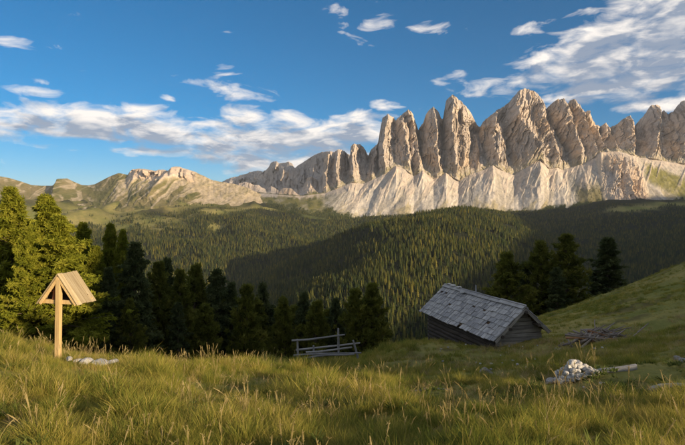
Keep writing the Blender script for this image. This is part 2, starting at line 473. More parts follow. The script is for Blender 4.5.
_S = np.block([[_K, _Q], [_Q.T, np.zeros((3, 3))]])
_W = np.linalg.solve(_S, np.r_[P[:, 2], 0, 0, 0])
def tps(x, y):
    x = np.asarray(x, float); y = np.asarray(y, float)
    sh = x.shape; q = np.c_[np.clip(x.ravel(), -7000, 8000), np.clip(y.ravel(), -4500, 9500)] / 1000.
    out = _W[_n] + q @ _W[_n + 1:]
    for i in range(_n):
        out += _W[i] * _tps(((q - _A[i])**2).sum(-1))
    return out.reshape(sh)

SPUR = np.array([(1150, 4050, 10), (760, 3050, 26), (580, 2600, 34), (430, 2250, 18), (310, 1950, -14), (205, 1680, -72), (80, 1330, -176), (-5, 1080, -262), (-60, 880, -380)], float)
def spur(x, y):
    best = np.full(np.shape(x), -1e9); 
    dist = np.full(np.shape(x), 1e9); zc = np.zeros(np.shape(x)); sd = np.zeros(np.shape(x)); ss = np.zeros(np.shape(x))
    acc = 0
    for a, b in zip(SPUR[:-1], SPUR[1:]):
        e = b[:2] - a[:2]; L = np.hypot(*e)
        t = np.clip(((x - a[0]) * e[0] + (y - a[1]) * e[1]) / L**2, 0, 1)
        dx, dy = x - a[0] - t * e[0], y - a[1] - t * e[1]
        d = np.hypot(dx, dy)
        k = d < dist
        dist = np.where(k, d, dist); zc = np.where(k, a[2] + t * (b[2] - a[2]), zc)
        sd = np.where(k, np.sign(dx * -e[1] + dy * e[0]), sd); ss = np.where(k, acc + t * L, ss)
        acc += L
    d = dist
    rib = 34 * ridged((ss + d * .55) / 260, sd * 3 + d / 900, 2, 31) * sstep(30, 220, d)
    sl = np.where(sd > 0, .50, .42)
    return zc - (np.sqrt((d * sl)**2 + 45.**2) - 45) + rib - 8

def height(x, y):
    x = np.asarray(x, float); y = np.asarray(y, float)
    r = np.hypot(x, y)
    far = tps(x, y)
    far = smax(far, spur(x, y), 30.)
    w = sstep(110, 330, r)
    m = sstep(250, 900, r)
    far = far + m * ((26 + 30 * sstep(-200, -700, x) * sstep(2300, 3000, y)) * ridged(x / 420, y / 420, 3, 21) - 6 + 5 * fbm(x / 70, y / 70, 3, 22))
    near = near_ground(np.clip(x, -330, 330), np.clip(y, -330, 330))
    return near * (1 - w) + far * w

# what grows where: meadows and bare ground among the woods, as patches on the land
def openness(x, y):
    """1 = open meadow, 0 = wood"""
    x = np.asarray(x, float); y = np.asarray(y, float)
    o = np.zeros(np.shape(x))
    def patch(cx, cyy, rx, ry, rot=0.):
        c, s = math.cos(rot), math.sin(rot)
        u = ((x - cx) * c + (y - cyy) * s) / rx; v = (-(x - cx) * s + (y - cyy) * c) / ry
        return np.clip(1.6 - 1.3 * np.hypot(u, v), 0, 1)
    for q in [(-1350, 3560, 330, 260, .3), (-1750, 3700, 420, 350, 0), (-1150, 3300, 200, 130, .4), (-2300, 3700, 600, 500, 0), (-1600, 4300, 900, 330, 0), (-950, 3850, 160, 120, 0),
              (-270, 2300, 60, 70, .2), (-320, 4250, 260, 160, 0), (-150, 4120, 110, 60, .5), (2050, 3700, 260, 90, 0), (2420, 3750, 300, 110, 0), (-700, 4150, 260, 130, .2)]:
        o = np.maximum(o, patch(*q))
    o = np.clip(o + .45 * fbm(x / 160, y / 160, 4, 41) * (o > .02), 0, 1)
    # clearings between the trees on the left slope
    cl = sstep(.18, .34, fbm(x / 260, y / 200, 3, 43)) * sstep(-500, -900, x) * sstep(2700, 3100, y)
    return np.maximum(o, cl * .9)

def build_ground():
    fr = np.linspace(-44, 44, 620)
    bk = np.linspace(44, 316, 250)[1:-1]
    ang = np.radians(np.r_[fr, bk, 316.0])          # clockwise from +Y, closes on itself
    rad = np.r_[0.25, np.geomspace(.8, 9000, 470), 14000, 26000, 60000]
    A, Rr = np.meshgrid(ang, rad)
    X, Y = np.sin(A) * Rr, np.cos(A) * Rr
    Z = np.zeros_like(X)
    Z = height(X, Y)
    Z[-1] = -900; Z[-2] = -700; Z[-3] = -400
    r = Rr
    # colours of the ground itself
    near = np.array([.145, .160, .045]); dry = np.array([.30, .25, .090]); earth = np.array([.060, .046, .030])
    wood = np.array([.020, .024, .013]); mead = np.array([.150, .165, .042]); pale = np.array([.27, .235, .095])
    n = np.clip(.5 + .9 * fbm(X / 3.1, Y / 3.1, 4, 51), 0, 1)[..., None]
    e = sstep(.25, .5, fbm(X / 1.3, Y / 1.3, 3, 52))[..., None]
    c = near * (1 - n) + dry * n
    c = c * (1 - .6 * e) + earth * .6 * e
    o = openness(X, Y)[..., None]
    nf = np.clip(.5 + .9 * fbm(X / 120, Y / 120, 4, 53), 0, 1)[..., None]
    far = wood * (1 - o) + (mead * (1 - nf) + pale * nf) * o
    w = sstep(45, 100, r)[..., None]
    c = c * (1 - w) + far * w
    nr, nc = X.shape
    V = np.stack([X, Y, Z], -1).reshape(-1, 3)
    F = grid_faces(nr, nc)
    i = np.arange(nr - 1) * nc
    # winding: the grid runs clockwise, so turn the faces to look up
    F = F[:, ::-1]
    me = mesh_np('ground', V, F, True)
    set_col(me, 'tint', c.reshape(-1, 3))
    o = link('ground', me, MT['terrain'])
    tag(o, 'grassy hillside falling to a wooded valley', None, None, 'structure')
    return o
build_ground()

# ------------------------------------------------------------------ mountains
def table(pts):
    a = np.array(pts, float); return lambda u: np.interp(u, a[:, 0], a[:, 1])

def range_mesh(name, V, rows, tint, hard):
    me = mesh_np(name, V.reshape(-1, 3), grid_faces(V.shape[0], V.shape[1])[:, ::-1], True)
    set_col(me, 'tint', tint.reshape(-1, 3)); set_float(me, 'hard', hard.ravel())
    return me

EXTRA = []                                   # trees that stand on the mountains' feet
ROCK_A, ROCK_B, ROCK_W = np.array([.50, .415, .335]), np.array([.37, .335, .305]), np.array([.55, .41, .275])
SCREE, SCREE_D = np.array([.43, .395, .345]), np.array([.29, .265, .225])
GREEN, GREEN_D, OCHRE = np.array([.135, .135, .040]), np.array([.055, .065, .024]), np.array([.25, .205, .10])

def lerp(a, b, t): return a * (1 - t[..., None]) + b * t[..., None]

def creased(major, minor, u, y):
    """A folded surface: straight facets between ridge lines (pushed forward) and gully lines (pushed back)."""
    ug = np.arange(170, 840, .5); yg = np.arange(84, 236, .5)
    out = np.zeros((len(yg), len(ug)))
    M = [(np.array(l, float), a) for l, a in major]; N = [(np.array(l, float), a) for l, a in minor]
    for r, yv in enumerate(yg):
        p = sorted((np.interp(yv, l[:, 1], l[:, 0]), a) for l, a in M)
        row = [list(q) for q in p]
        add = []
        for l, a in N:
            y0, y1 = l[0, 1], l[-1, 1]
            if y0 < yv < y1:
                uu_ = np.interp(yv, l[:, 1], l[:, 0]); f = min(1., (yv - y0) / 8., (y1 - yv) / 8.)
                add.append([uu_, np.interp(uu_, [q[0] for q in row], [q[1] for q in row]) + a * f])
        row = sorted(row + add)
        out[r] = np.interp(ug, [q[0] for q in row], [q[1] for q in row])
    fx = np.clip((u - 170) / .5, 0, len(ug) - 1.001); fy = np.clip((y - 84) / .5, 0, len(yg) - 1.001)
    ix, iy = fx.astype(int), fy.astype(int); fx = fx - ix; fy = fy - iy
    return (out[iy, ix] * (1 - fx) + out[iy, ix + 1] * fx) * (1 - fy) + (out[iy + 1, ix] * (1 - fx) + out[iy + 1, ix + 1] * fx) * fy

# ridge and gully lines of the towers, surveyed from the photograph; +/- metres forward/back
A_, G_ = 78, -78
TOWER_LINES = [
    ([(228, 186), (228, 200)], 0), ([(258, 185), (256, 198)], 40), ([(266, 189), (266, 200)], -40), ([(290, 188), (288, 200)], 40), ([(302, 189), (302, 200)], -50), ([(310, 177), (309, 196)], 60), ([(319, 180), (320, 196)], -60),
    ([(328, 154), (326, 175), (327, 195)], 45), ([(332, 158), (331, 172), (333, 192)], -40), ([(338, 150), (336, 166), (338, 185)], 70), ([(348.5, 160), (347, 172), (347, 185)], -70), ([(353, 145), (352, 160), (354, 180)], 72), ([(368.5, 155), (369, 165), (366, 182)], -72),
    ([(377, 144), (375, 155), (372, 176)], 40), ([(380, 130), (378, 150), (379, 174)], -45), ([(388, 115), (384, 130), (382, 150), (385, 170)], 70), ([(394.5, 118), (394, 132), (393, 150), (396, 165)], -62), ([(400, 117), (402, 128), (406, 145), (409, 168)], 60), ([(404, 113), (408, 127), (411, 146), (413, 172)], -30), ([(408, 111), (413, 125), (417, 146), (419, 172)], 66),
    ([(419, 129), (421, 145), (425, 170)], G_), ([(432.7, 108), (435, 130), (434.5, 145), (438, 172)], 80), ([(442.5, 118), (443, 130), (445, 150), (446, 172)], -84), ([(452, 95.5), (449.5, 115), (451, 140), (455, 176)], 86), ([(480.5, 126), (483, 140), (488, 155), (492, 166)], -86),
    ([(493.4, 113), (491.6, 134), (494, 152), (499, 170)], 62), ([(505, 105), (503, 120), (508, 140), (514, 168)], -55), ([(519.4, 91), (513, 103), (511.8, 112), (516, 121), (525, 131), (536, 144), (541, 159)], 92), ([(525, 89), (527.5, 110), (532, 125), (537, 137), (545, 158)], 10), ([(537, 96), (541, 115), (548, 135), (556, 158)], 66),
    ([(548, 108), (554.4, 121), (561.6, 136), (570, 152), (574, 164)], -84), ([(563, 99.5), (566, 112), (568, 125), (574, 142), (580, 162)], 70), ([(568, 104), (573, 116), (579, 130), (587, 150)], -30), ([(573.3, 99.5), (579, 112), (586, 128), (595, 152)], 62), ([(585, 112), (590, 126), (597, 142), (602, 152)], -40), ([(588.5, 110.7), (594, 126), (602, 145), (608, 152)], 48),
    ([(601, 126.5), (606, 138), (612, 151)], -56), ([(605.4, 123), (611, 136), (616, 151)], 36), ([(611, 128.8), (616, 140), (621, 152)], -56), ([(628.8, 116), (630, 130), (632, 154)], 62), ([(636, 125.4), (637.5, 140), (640, 157)], G_), ([(655, 105.3), (654, 125), (651, 140), (652, 159)], 84), ([(663.5, 112), (665, 130), (668, 161)], -64), ([(681, 101), (680, 125), (683, 163)], 80), ([(704, 117), (706, 140), (708, 165)], G_), ([(721, 101), (720, 130), (722, 166)], 80), ([(743, 117), (745, 140), (746, 167)], G_), ([(760, 112), (762, 140), (764, 168)], 60), ([(800, 135), (800, 170)], -40), ([(830, 148), (830, 172)], 20)]
TOWER_MINOR = [([(472, 120), (474, 140), (470, 172)], -46), ([(476, 132), (478, 150), (480, 172)], 30), ([(462, 104), (465, 130), (462, 172)], 26), ([(458, 112), (457, 140), (459, 168)], -24), ([(427, 116), (428, 140), (430, 174)], -26), ([(390, 122), (388, 140), (389, 168)], -30), ([(516, 124), (512, 145), (520, 168)], 34), ([(499, 120), (500, 140), (506, 166)], 26), ([(530, 100), (536, 122), (547, 150)], -34), ([(543, 112), (552, 135), (564, 162)], -28),
               ([(558, 108), (560, 122), (566, 145)], 24), ([(583, 122), (590, 140), (599, 156)], -26), ([(645, 116), (643, 135), (645, 158)], -34), ([(659, 114), (659, 135), (660, 160)], -30), ([(673, 116), (674, 140), (676, 162)], 30), ([(360, 148), (360, 165), (361, 182)], -30), ([(343, 154), (342, 170), (343, 184)], -24), ([(622, 124), (624, 140), (626, 155)], -26), ([(486, 124), (487, 140), (491, 160)], -22), ([(446.5, 106), (446, 130), (449, 165)], -20)]
SCREE_LINES = [([(228, 190), (228, 225)], 0), ([(300, 196), (280, 225)], 20), ([(325, 193), (312, 222)], -15), ([(345, 185), (322, 222)], 25), ([(364, 184), (338, 222)], -28), ([(376, 179), (350, 222)], 20), ([(387, 173), (359, 224)], -20), ([(396, 165), (380, 192), (366, 222)], 34), ([(413.6, 176), (397, 200), (382, 222)], -34), ([(422.6, 170), (411, 192), (400, 220)], 32), ([(433, 179), (422, 200), (413, 218)], -34), ([(446, 173), (440, 195), (436, 214)], 40), ([(463, 180), (458, 200), (456, 214)], -38),
               ([(493, 165), (489, 188), (485, 213)], 50), ([(514, 175), (518, 196), (519, 214)], -42), ([(539.8, 159), (538, 185), (536, 212)], 48), ([(549, 169), (553, 190), (556, 210)], -22), ([(558, 167), (562, 190), (566, 208)], 24), ([(565, 170), (571, 190), (574, 206)], -30), ([(580, 164.5), (584, 185), (588, 205)], 40), ([(600, 165), (606, 205)], -20), ([(640, 160), (662, 205)], 25), ([(662, 165), (685, 205)], -25), ([(690, 166), (720, 205)], 25), ([(740, 168), (760, 205)], -25), ([(830, 172), (830, 205)], 0)]

def build_main_range():
    crest = table([(176, 226), (196, 214), (212, 204), (224, 196), (232, 189), (238.5, 183.5), (245, 182), (250, 183), (254, 185), (258.7, 185), (262, 187.5), (266.5, 189.5), (271, 186), (275, 188), (279, 190.6), (283.4, 188), (292.4, 188), (298, 190), (301.4, 189.5), (303.6, 186), (307, 178.3), (311.5, 176.7), (316, 179),
        (318, 182), (320, 178), (322.7, 173.8), (324, 160), (325.5, 157), (328.3, 153.6), (330.5, 154.7), (332, 158), (335, 151.3), (338, 150.6), (341.8, 149.8), (345, 151.5), (347.4, 154.6), (348.5, 160), (350, 156), (350.8, 146), (355.2, 144), (360, 144.3), (364.2, 146.8), (367, 152.5), (368.7, 155),
        (370.8, 149.7), (374, 147), (378, 142.5), (380.6, 128), (382.5, 117.4), (387.8, 115.3), (391, 116.2), (394, 117.5), (396, 120), (398.6, 118), (400.8, 116), (403, 113), (407.6, 110.7), (410.5, 112), (413, 114.6), (415.5, 121), (417.5, 126), (419, 129.5), (423, 122.7), (425.5, 116), (428, 111), (430, 109.5), (432.7, 107.6), (436, 110), (439, 112), (441.7, 118), (443.4, 119),
        (444.6, 110), (446.2, 100.3), (449, 98), (452, 95.4), (455, 97.3), (460.6, 102), (464, 105), (467.8, 108.4), (471, 112), (475, 119), (478.5, 124), (480.8, 126), (483, 122.5), (486, 118.6), (493.4, 113.2), (497, 110.2), (500.5, 108.4), (507.7, 103.4), (513, 97), (516, 93.8), (519.4, 91), (524, 89), (527, 90.3), (531, 91), (535, 93.3), (538, 96), (543.7, 101.6), (548, 108.2),
        (551, 104.3), (554, 101.5), (558, 98.9), (560, 100), (563.4, 99.8), (565.5, 102.5), (567.5, 104), (569.7, 100), (573.3, 99.6), (576, 102.5), (579.6, 105), (583, 109.5), (585.5, 112), (588.4, 110.7), (590, 114), (592, 118.7), (595.5, 125), (598, 125), (601, 126.5), (605.4, 123.2), (607.5, 126), (610, 128.8), (613, 126), (617, 124), (621, 120.5), (626, 117), (628.8, 115.8), (631.5, 121.4), (636, 125.4),
        (639, 122), (642, 117.8), (647.6, 108.9), (650, 106), (653, 105.3), (659.3, 106.2), (663, 112), (665.6, 109.8), (668.3, 114), (672.8, 111.6), (676, 106.5), (680, 101.7), (685, 100.4), (692, 104), (700, 112), (706, 117), (714, 106), (722, 101), (730, 105), (742, 117), (755, 111), (770, 120), (800, 135), (840, 150)])
    stop = table([(176, 230), (196, 218), (212, 208), (224, 200), (236, 194), (260, 193), (300, 196), (325, 193), (343, 186), (352, 182), (363, 183.5), (376, 178), (387, 172.5), (396, 165.5), (404.7, 169), (413.6, 176), (422.6, 170), (433.4, 179), (440, 176), (446, 172.5), (452, 177), (458.6, 181), (464, 177), (475, 172.5), (484, 169.6), (493, 165), (504, 171.4), (514.6, 175), (522, 169.7), (531, 163.5), (539.8, 158.9), (548.8, 168.7), (557.7, 167.2), (563, 169.6), (571, 167.4), (580, 164.5), (590, 160), (600, 152), (618, 151), (640, 157), (660, 160), (685, 164), (740, 168), (840, 175)])
    sbot = table([(176, 236), (196, 224), (212, 215), (224, 209), (240, 205), (262, 206), (300, 209), (342, 216.5), (358, 223), (394, 219), (415, 217.5), (448, 212), (457, 214.5), (486, 211), (507, 214.5), (540, 212), (556, 210), (565, 207), (590, 204), (604, 205), (620, 206.5), (640, 204.5), (669, 202), (685, 203), (840, 200)])
    u = np.linspace(176, 830, 1440)
    nC, nS, nB = 190, 84, 10
    jag = 1.0 * fbm(u / 2.6, u * 0 + 1, 3, 61) + .7 * fbm(u / .9, u * 0 + 3, 2, 62)
    jag *= sstep(300, 345, u) * .9 + .25
    yc = crest(u) + jag * .75
    ysm = np.convolve(np.pad(crest(u), 90, 'edge'), np.ones(181) / 181, 'valid')
    tower = np.clip((ysm - crest(u)) / 22., -1.2, 1.3)         # + on towers, - in the notches
    tower = np.convolve(np.pad(tower, 7, 'edge'), np.ones(15) / 15, 'valid')
    ys, yb = stop(u), sbot(u)
    amp = sstep(300, 372, u) * .58 + .42
    lfw = 1 - sstep(236, 310, u)
    Yc, Ys, Yb = 5060 + 320 * lfw, 4640 + 420 * lfw, 4020 + 420 * lfw
    U = u[None, :]
    rows_px, rows_Y, rows_zone, rows_v = [], [], [], []
    # back side, falling away behind the crest
    for k in range(nB, 0, -1):
        t = k / nB
        rows_px.append(yc + 110 * t**1.1); rows_Y.append(Yc + 900 * t); rows_zone.append(np.full_like(u, -1)); rows_v.append(np.full_like(u, -t))
    for k in range(nC):
        v = k / (nC - 1.)
        pr = v**1.06
        rows_px.append(yc + (ys - yc) * v); rows_Y.append(Yc + (Ys - Yc) * pr); rows_zone.append(np.zeros_like(u)); rows_v.append(np.full_like(u, v))
    for k in range(1, nS + 1):
        v = k / nS
        rows_px.append(ys + (yb + 5 - ys) * v); rows_Y.append(Ys + (Yb - 60 - Ys) * v); rows_zone.append(np.ones_like(u)); rows_v.append(np.full_like(u, v))
    for k in (1, 2):
        rows_px.append(yb + 5 + 12 * k); rows_Y.append(Yb - 60 - 60 * k); rows_zone.append(np.full_like(u, 2)); rows_v.append(np.full_like(u, 1.))
    PY, YY, ZN, VV = map(np.array, (rows_px, rows_Y, rows_zone, rows_v))
    U = np.broadcast_to(u, PY.shape)
    cl = (ZN == 0); sc = (ZN >= 1)
    # ---- cliffs: buttresses, pillars, chimneys. Depth is pushed along the view, then cut in benches.
    yy = PY
    wob = 4.5 * fbm(U / 26, yy / 26, 3, 71) + 1.1 * fbm(U / 6, yy / 9, 2, 72)
    uu = U + wob + (.05 + .22 * sstep(470, 520, U) - .30 * sstep(560, 600, U)) * (yy - 130)
    low = sstep(0, .25, VV)
    b1 = ridged(uu / 23., yy / 170., 2, 73, .4)
    b2 = ridged(uu / 9.0, yy / 75., 2, 74, .5)
    b3 = ridged(uu / 3.4 + 7, yy / 30., 3, 75, .55)
    slantr = ridged((uu + .75 * yy) / 22., (yy - .5 * uu) / 46., 2, 76)
    bench = np.abs(((yy + 1.5 * wob + 1.6 * fbm(U / 9, yy / 9, 2, 78)) / 5.2) % 1 - .5)
    fine = fbm(uu / 1.3, yy / 4.5, 3, 77)
    twr = tower[None, :] * (1 - .65 * sstep(.25, 1, VV))
    wx = uu + 1.2 * fbm(U / 4, yy / 5, 3, 171); wy = yy + 2.5 * fbm(U / 5, yy / 6, 3, 172)
    f1 = facets(wx / 9., wy / 30., 173, 1.6, .9); f2 = facets(wx / 4.0 + 3, wy / 11., 178, 1.7, 1.0); f3 = facets(wx / 1.8 + 9, wy / 4.2, 183, 1.7, 1.1)
    crack = np.clip(1 - np.abs(fbm(wx / 5., yy / 40., 2, 188)) * 11, 0, 1)
    jx = U + 1.5 * fbm(U / 9, yy / 7, 3, 192) + .6 * fbm(U / 2.2, yy / 2.4, 2, 193)
    big = creased(TOWER_LINES, TOWER_MINOR, jx, yy)
    D = amp * (1.55 * big + 24 * f1 + 13 * f2 + 8 * f3 + 5 * fine + 12 * b2 + 8 * b3 - 18 * crack + 30 * twr)
    D *= (.35 + .65 * sstep(0, .16, VV)) * (1 - .72 * sstep(.78, 1.0, VV))
    gully = sstep(-6, -58, big) * sstep(.40, .85, VV + .1 * fine)
    # ---- scree cones below the gullies: axis, apex height, spread
    fans = [(352, 184, -.85, .34), (376, 180, -.8, .40), (396, 165, -.62, .42), (422.6, 170, -.62, .40), (446, 172.5, -.42, .48), (470, 176, -.2, .4), (493, 165, -.22, .50), (521, 170, .0, .34), (539.8, 159, -.20, .42), (559, 167, -.2, .36), (580, 165, .0, .40),
            (325, 194, -.9, .4), (610, 186, .5, .4), (640, 170, .9, .5), (665, 172, .9, .5), (690, 172, .8, .5), (720, 170, .6, .5), (760, 172, .5, .5), (300, 197, -.7, .5), (270, 195, -.5, .6)]
    S = np.full(PY.shape, -1e9); stk = np.zeros(PY.shape)
    for fu, fy, ax, sp in fans:
        run = np.maximum(yy - fy, 0) + 1.5
        dx = (U - fu - ax * (yy - fy) + .10 * run * fbm(U / 9, yy / 14, 2, 189)) / (sp * run + 1.0)
        h = run * (1.0 - np.sqrt(dx * dx + .12)) * 2.9 - 1.2 * np.maximum(fy - yy, 0) * 8
        k = h > S
        S = np.where(np.maximum(S, h) < -1e8, h, smax(np.maximum(S, -200), h, 34.)); stk = np.where(k, dx + fu * 3.7, stk)
    S = np.clip(S, -70, 90)
    D = np.where(sc, amp * (.62 * creased(SCREE_LINES, [], jx + 2.5 * fbm(U / 14, yy / 10, 3, 89), yy) * sstep(0, .22, VV) * (1 - .5 * sstep(.6, 1, VV)) + 6 * ridged(stk * 3.2 + .8 * fbm(U / 12, yy / 9, 2, 84), yy / 40, 3, 81) + 9 * fbm(U / 5, yy / 5, 4, 82)), D)
    # the rock buttress right of the cones, standing in front of the scree (605-640, 150-205)
    q = np.clip(1 - np.abs((U - 621 - .25 * (yy - 178)) / (22 + .1 * (yy - 178))), 0, 1) * sstep(150, 172, yy) * (1 - sstep(203, 216, yy))
    but = q**.6
    D = D + np.where(sc, 14 * sstep(.34, .55, ridged((U + .35 * yy) / 8.5, yy / 34., 3, 196)) * sstep(.02, .12, VV) * (1 - sstep(.30, .72, VV)) * (U > 345), 0)
    D = D + np.where(ZN >= 0, but * (95 + 30 * ridged(uu / 7., yy / 60., 2, 83) + 30 * f1 + 22 * f2 + 10 * f3), 0)
    D = np.where(ZN < 0, 0, D)
    Yd = YY - D
    X = (U - CX) / FPX * YY * (1 - .25 * (D / YY)) ; Z = (HY - PY) / FPX * YY
    V = np.stack([X, Yd, Z], -1)
    # ---- colour of the rock, scree, turf
    pat = np.clip(.5 + .8 * fbm(uu / 16., yy / 20., 4, 91), 0, 1)
    tint = lerp(ROCK_A, ROCK_B, pat)
    warm = sstep(.15, .5, fbm(uu / 9., yy / 16., 3, 92))
    tint = lerp(tint, ROCK_W, warm * .6)
    strat = fbm(U / 60, (yy + wob) / 1.5, 3, 93)
    tint = tint * (1 + .09 * strat)[..., None]
    vc = sstep(.16, .40, fbm(wx / 1.5, yy / 22., 3, 194)); vd = sstep(.10, .34, fbm(wx / 4.5, yy / 34., 3, 195))
    tint = tint * (1 - .34 * vc - .22 * vd)[..., None]
    # ledges that hold pale rubble
    led = sstep(.30, .55, fbm(uu / 8., (yy + .3 * U) / 4., 3, 94)) * sstep(.35, .8, VV)
    tint = lerp(tint, SCREE * .95, np.clip(led * .55 + gully * .75, 0, .85))
    tint = tint * (1 + .10 * f2 * (.5 + .5 * np.sign(f3)))[..., None].clip(.75, 1.25)
    f = np.clip(.5 + 1.5 * fbm(stk * 4.5 + .5 * fbm(U / 10, yy / 8, 2, 86), yy / 70, 4, 95) + .25 * fbm(U / 2, yy / 2, 2, 96), 0, 1)
    scr = lerp(SCREE * 1.08, SCREE_D, f)
    gr = sstep(.05, .45, fbm(stk * 2.2, yy / 16., 4, 97) + .75 * sstep(.45, 1.05, VV) - .42)
    scr = lerp(scr, OCHRE * .9 + GREEN * .25, gr * .62)
    sb = sstep(.22, .42, fbm(U / 4.5, yy / 3.2, 4, 85) + .30 * sstep(.5, 1.1, VV) - .08)
    scr = lerp(scr, GREEN_D * .8 + OCHRE * .25, sb * .22 * sstep(.3, .9, VV))
    # turf: right hand alp, left hand ridge, foot of the cones
    dk = sstep(566, 576, U - .25 * (yy - 175)) * (1 - sstep(596, 603, U - .2 * (yy - 175))) * sstep(176, 192, yy)
    scr = lerp(scr, GREEN_D * .5 + OCHRE * .4, np.clip(dk, 0, 1) * .9)
    alp = sstep(0, 10, U - 640 - .2 * (yy - 180)) * sstep(-2, 5, yy - (158 + (U - 640) * .42)) * (1 - sstep(8, 16, yy - (166 + (U - 640) * .50)))
    scr = lerp(scr, GREEN * .9 + OCHRE * .2, np.clip(alp + .25 * fbm(U / 5, yy / 3, 3, 98), 0, 1) * sstep(636, 648, U))
    lf = (1 - sstep(300, 350, U))
    scr = lerp(scr, GREEN * .72 + OCHRE * .15, np.clip(lf * (.95 + .9 * fbm(U / 8, yy / 5, 3, 99)), 0, 1))
    scr = lerp(scr, GREEN_D, lf * sstep(.0, .3, fbm(U / 5, yy / 3.2, 4, 87) - .10 + .35 * sstep(.3, 1, VV)) * .85)
    edge = fbm(U / 3, yy / 4, 3, 88)
    rib = sstep(.34, .55, ridged((U + .35 * yy) / 8.5, yy / 34., 3, 196) + .12 * edge) * sstep(.02, .12, VV) * (1 - sstep(.30, .72, VV + .2 * edge)) * (U > 345)
    scr = lerp(scr, lerp(ROCK_A, ROCK_B, pat) * .9, np.where(sc, rib, 0) * .8)
    tint = lerp(tint, scr, sstep(.80, 1.0, VV + .16 * edge))
    scr = lerp(scr, lerp(ROCK_A, ROCK_B, pat), (1 - sstep(.02, .22, VV + .16 * edge)) * .9)
    tint = np.where(sc[..., None], scr, tint)
    tint = lerp(tint, lerp(ROCK_W * .95, ROCK_B, pat), np.clip(but * 1.6, 0, 1) * (ZN >= 1))
    hard = np.where(ZN <= 0, .9, .16 + .7 * np.clip(but, 0, 1))
    # the forest edge climbs the foot of the cones
    low_t = sstep(-3.5, 1.0, yy - sbot(u)[None, :] + 9 * fbm(U / 7 + .4 * yy / 7, yy / 9, 4, 100))
    tint = np.where(sc[..., None], lerp(tint, GREEN_D, low_t), tint)
    pick = rng.random(V.shape[:2]) < np.where(sc & (VV < 1.0), .30 * sstep(.35, .9, low_t) + .05 * np.clip(dk, 0, 1) + .05 * lf * sstep(.05, .3, fbm(U / 5, yy / 3.2, 4, 87)) * sstep(.2, .6, VV), 0) * sstep(238, 246, U)
    EXTRA.append(V[pick])
    me = range_mesh('mountain_range', V, None, tint, hard)
    fl = (ZN[:-1, :-1] >= 1) & (but[:-1, :-1] < .2)
    me.polygons.foreach_set('use_smooth', np.ascontiguousarray(fl.ravel()))
    o = link('mountain_range', me, MT['rock'])
    tag(o, 'jagged pale limestone towers above scree cones', None, None, 'structure')
build_main_range()

def build_far_ridge():
    crest = table([(214, 186), (224, 181), (230.6, 178), (238.5, 176), (245, 174), (252, 171.5), (258.7, 170.4), (263, 172), (266, 170), (268.8, 167), (271, 162.6), (276.6, 161.4), (279.5, 163.6), (285.6, 162.4), (289, 162), (292.4, 163.7), (294.6, 168), (299, 164.8), (308, 159), (314.8, 154.7), (321.6, 152), (328, 151.3), (340, 152), (352, 155), (370, 160), (400, 165)])
    u = np.linspace(214, 400, 420)
    yc = crest(u) + .55 * fbm(u / 2.4, u * 0, 3, 111)
    Yc = np.interp(u, [214, 270, 330, 400], [8300, 7450, 6450, 6100])
    rows = []
    nB, nC = 6, 90
    PY, YY, VV = [], [], []
    for k in range(nB, 0, -1):
        t = k / nB; PY.append(yc + 60 * t); YY.append(Yc + 900 * t); VV.append(np.full_like(u, -t))
    for k in range(nC):
        v = k / (nC - 1.); PY.append(yc + (205 - yc) * v); YY.append(Yc - 420 * v**.9); VV.append(np.full_like(u, v))
    PY, YY, VV = map(np.array, (PY, YY, VV)); U = np.broadcast_to(u, PY.shape)
    uu = U + 2 * fbm(U / 10, PY / 8, 2, 112)
    D = 60 * ridged(uu / 9, PY / 40, 3, 113) + 40 * facets(uu / 5, PY / 12, 116, 1.6, .8) + 18 * facets(uu / 2, PY / 5, 117, 1.6, .8) + 90 * np.clip(1 - np.abs((U - 282) / 15), 0, 1)
    D = np.where(VV < 0, 0, D * (.25 + .75 * sstep(0, .2, VV)))
    V = np.stack([(U - CX) / FPX * YY, YY - D, (HY - PY) / FPX * YY], -1)
    tint = lerp(ROCK_B, ROCK_A, np.clip(.5 + .8 * fbm(U / 10, PY / 8, 3, 115), 0, 1))
    me = range_mesh('mountain_ridge', V, None, tint, np.full(PY.shape, .8))
    tag(link('mountain_ridge', me, MT['rock']), 'far grey rock ridge behind the towers', None, None, 'structure')
build_far_ridge()

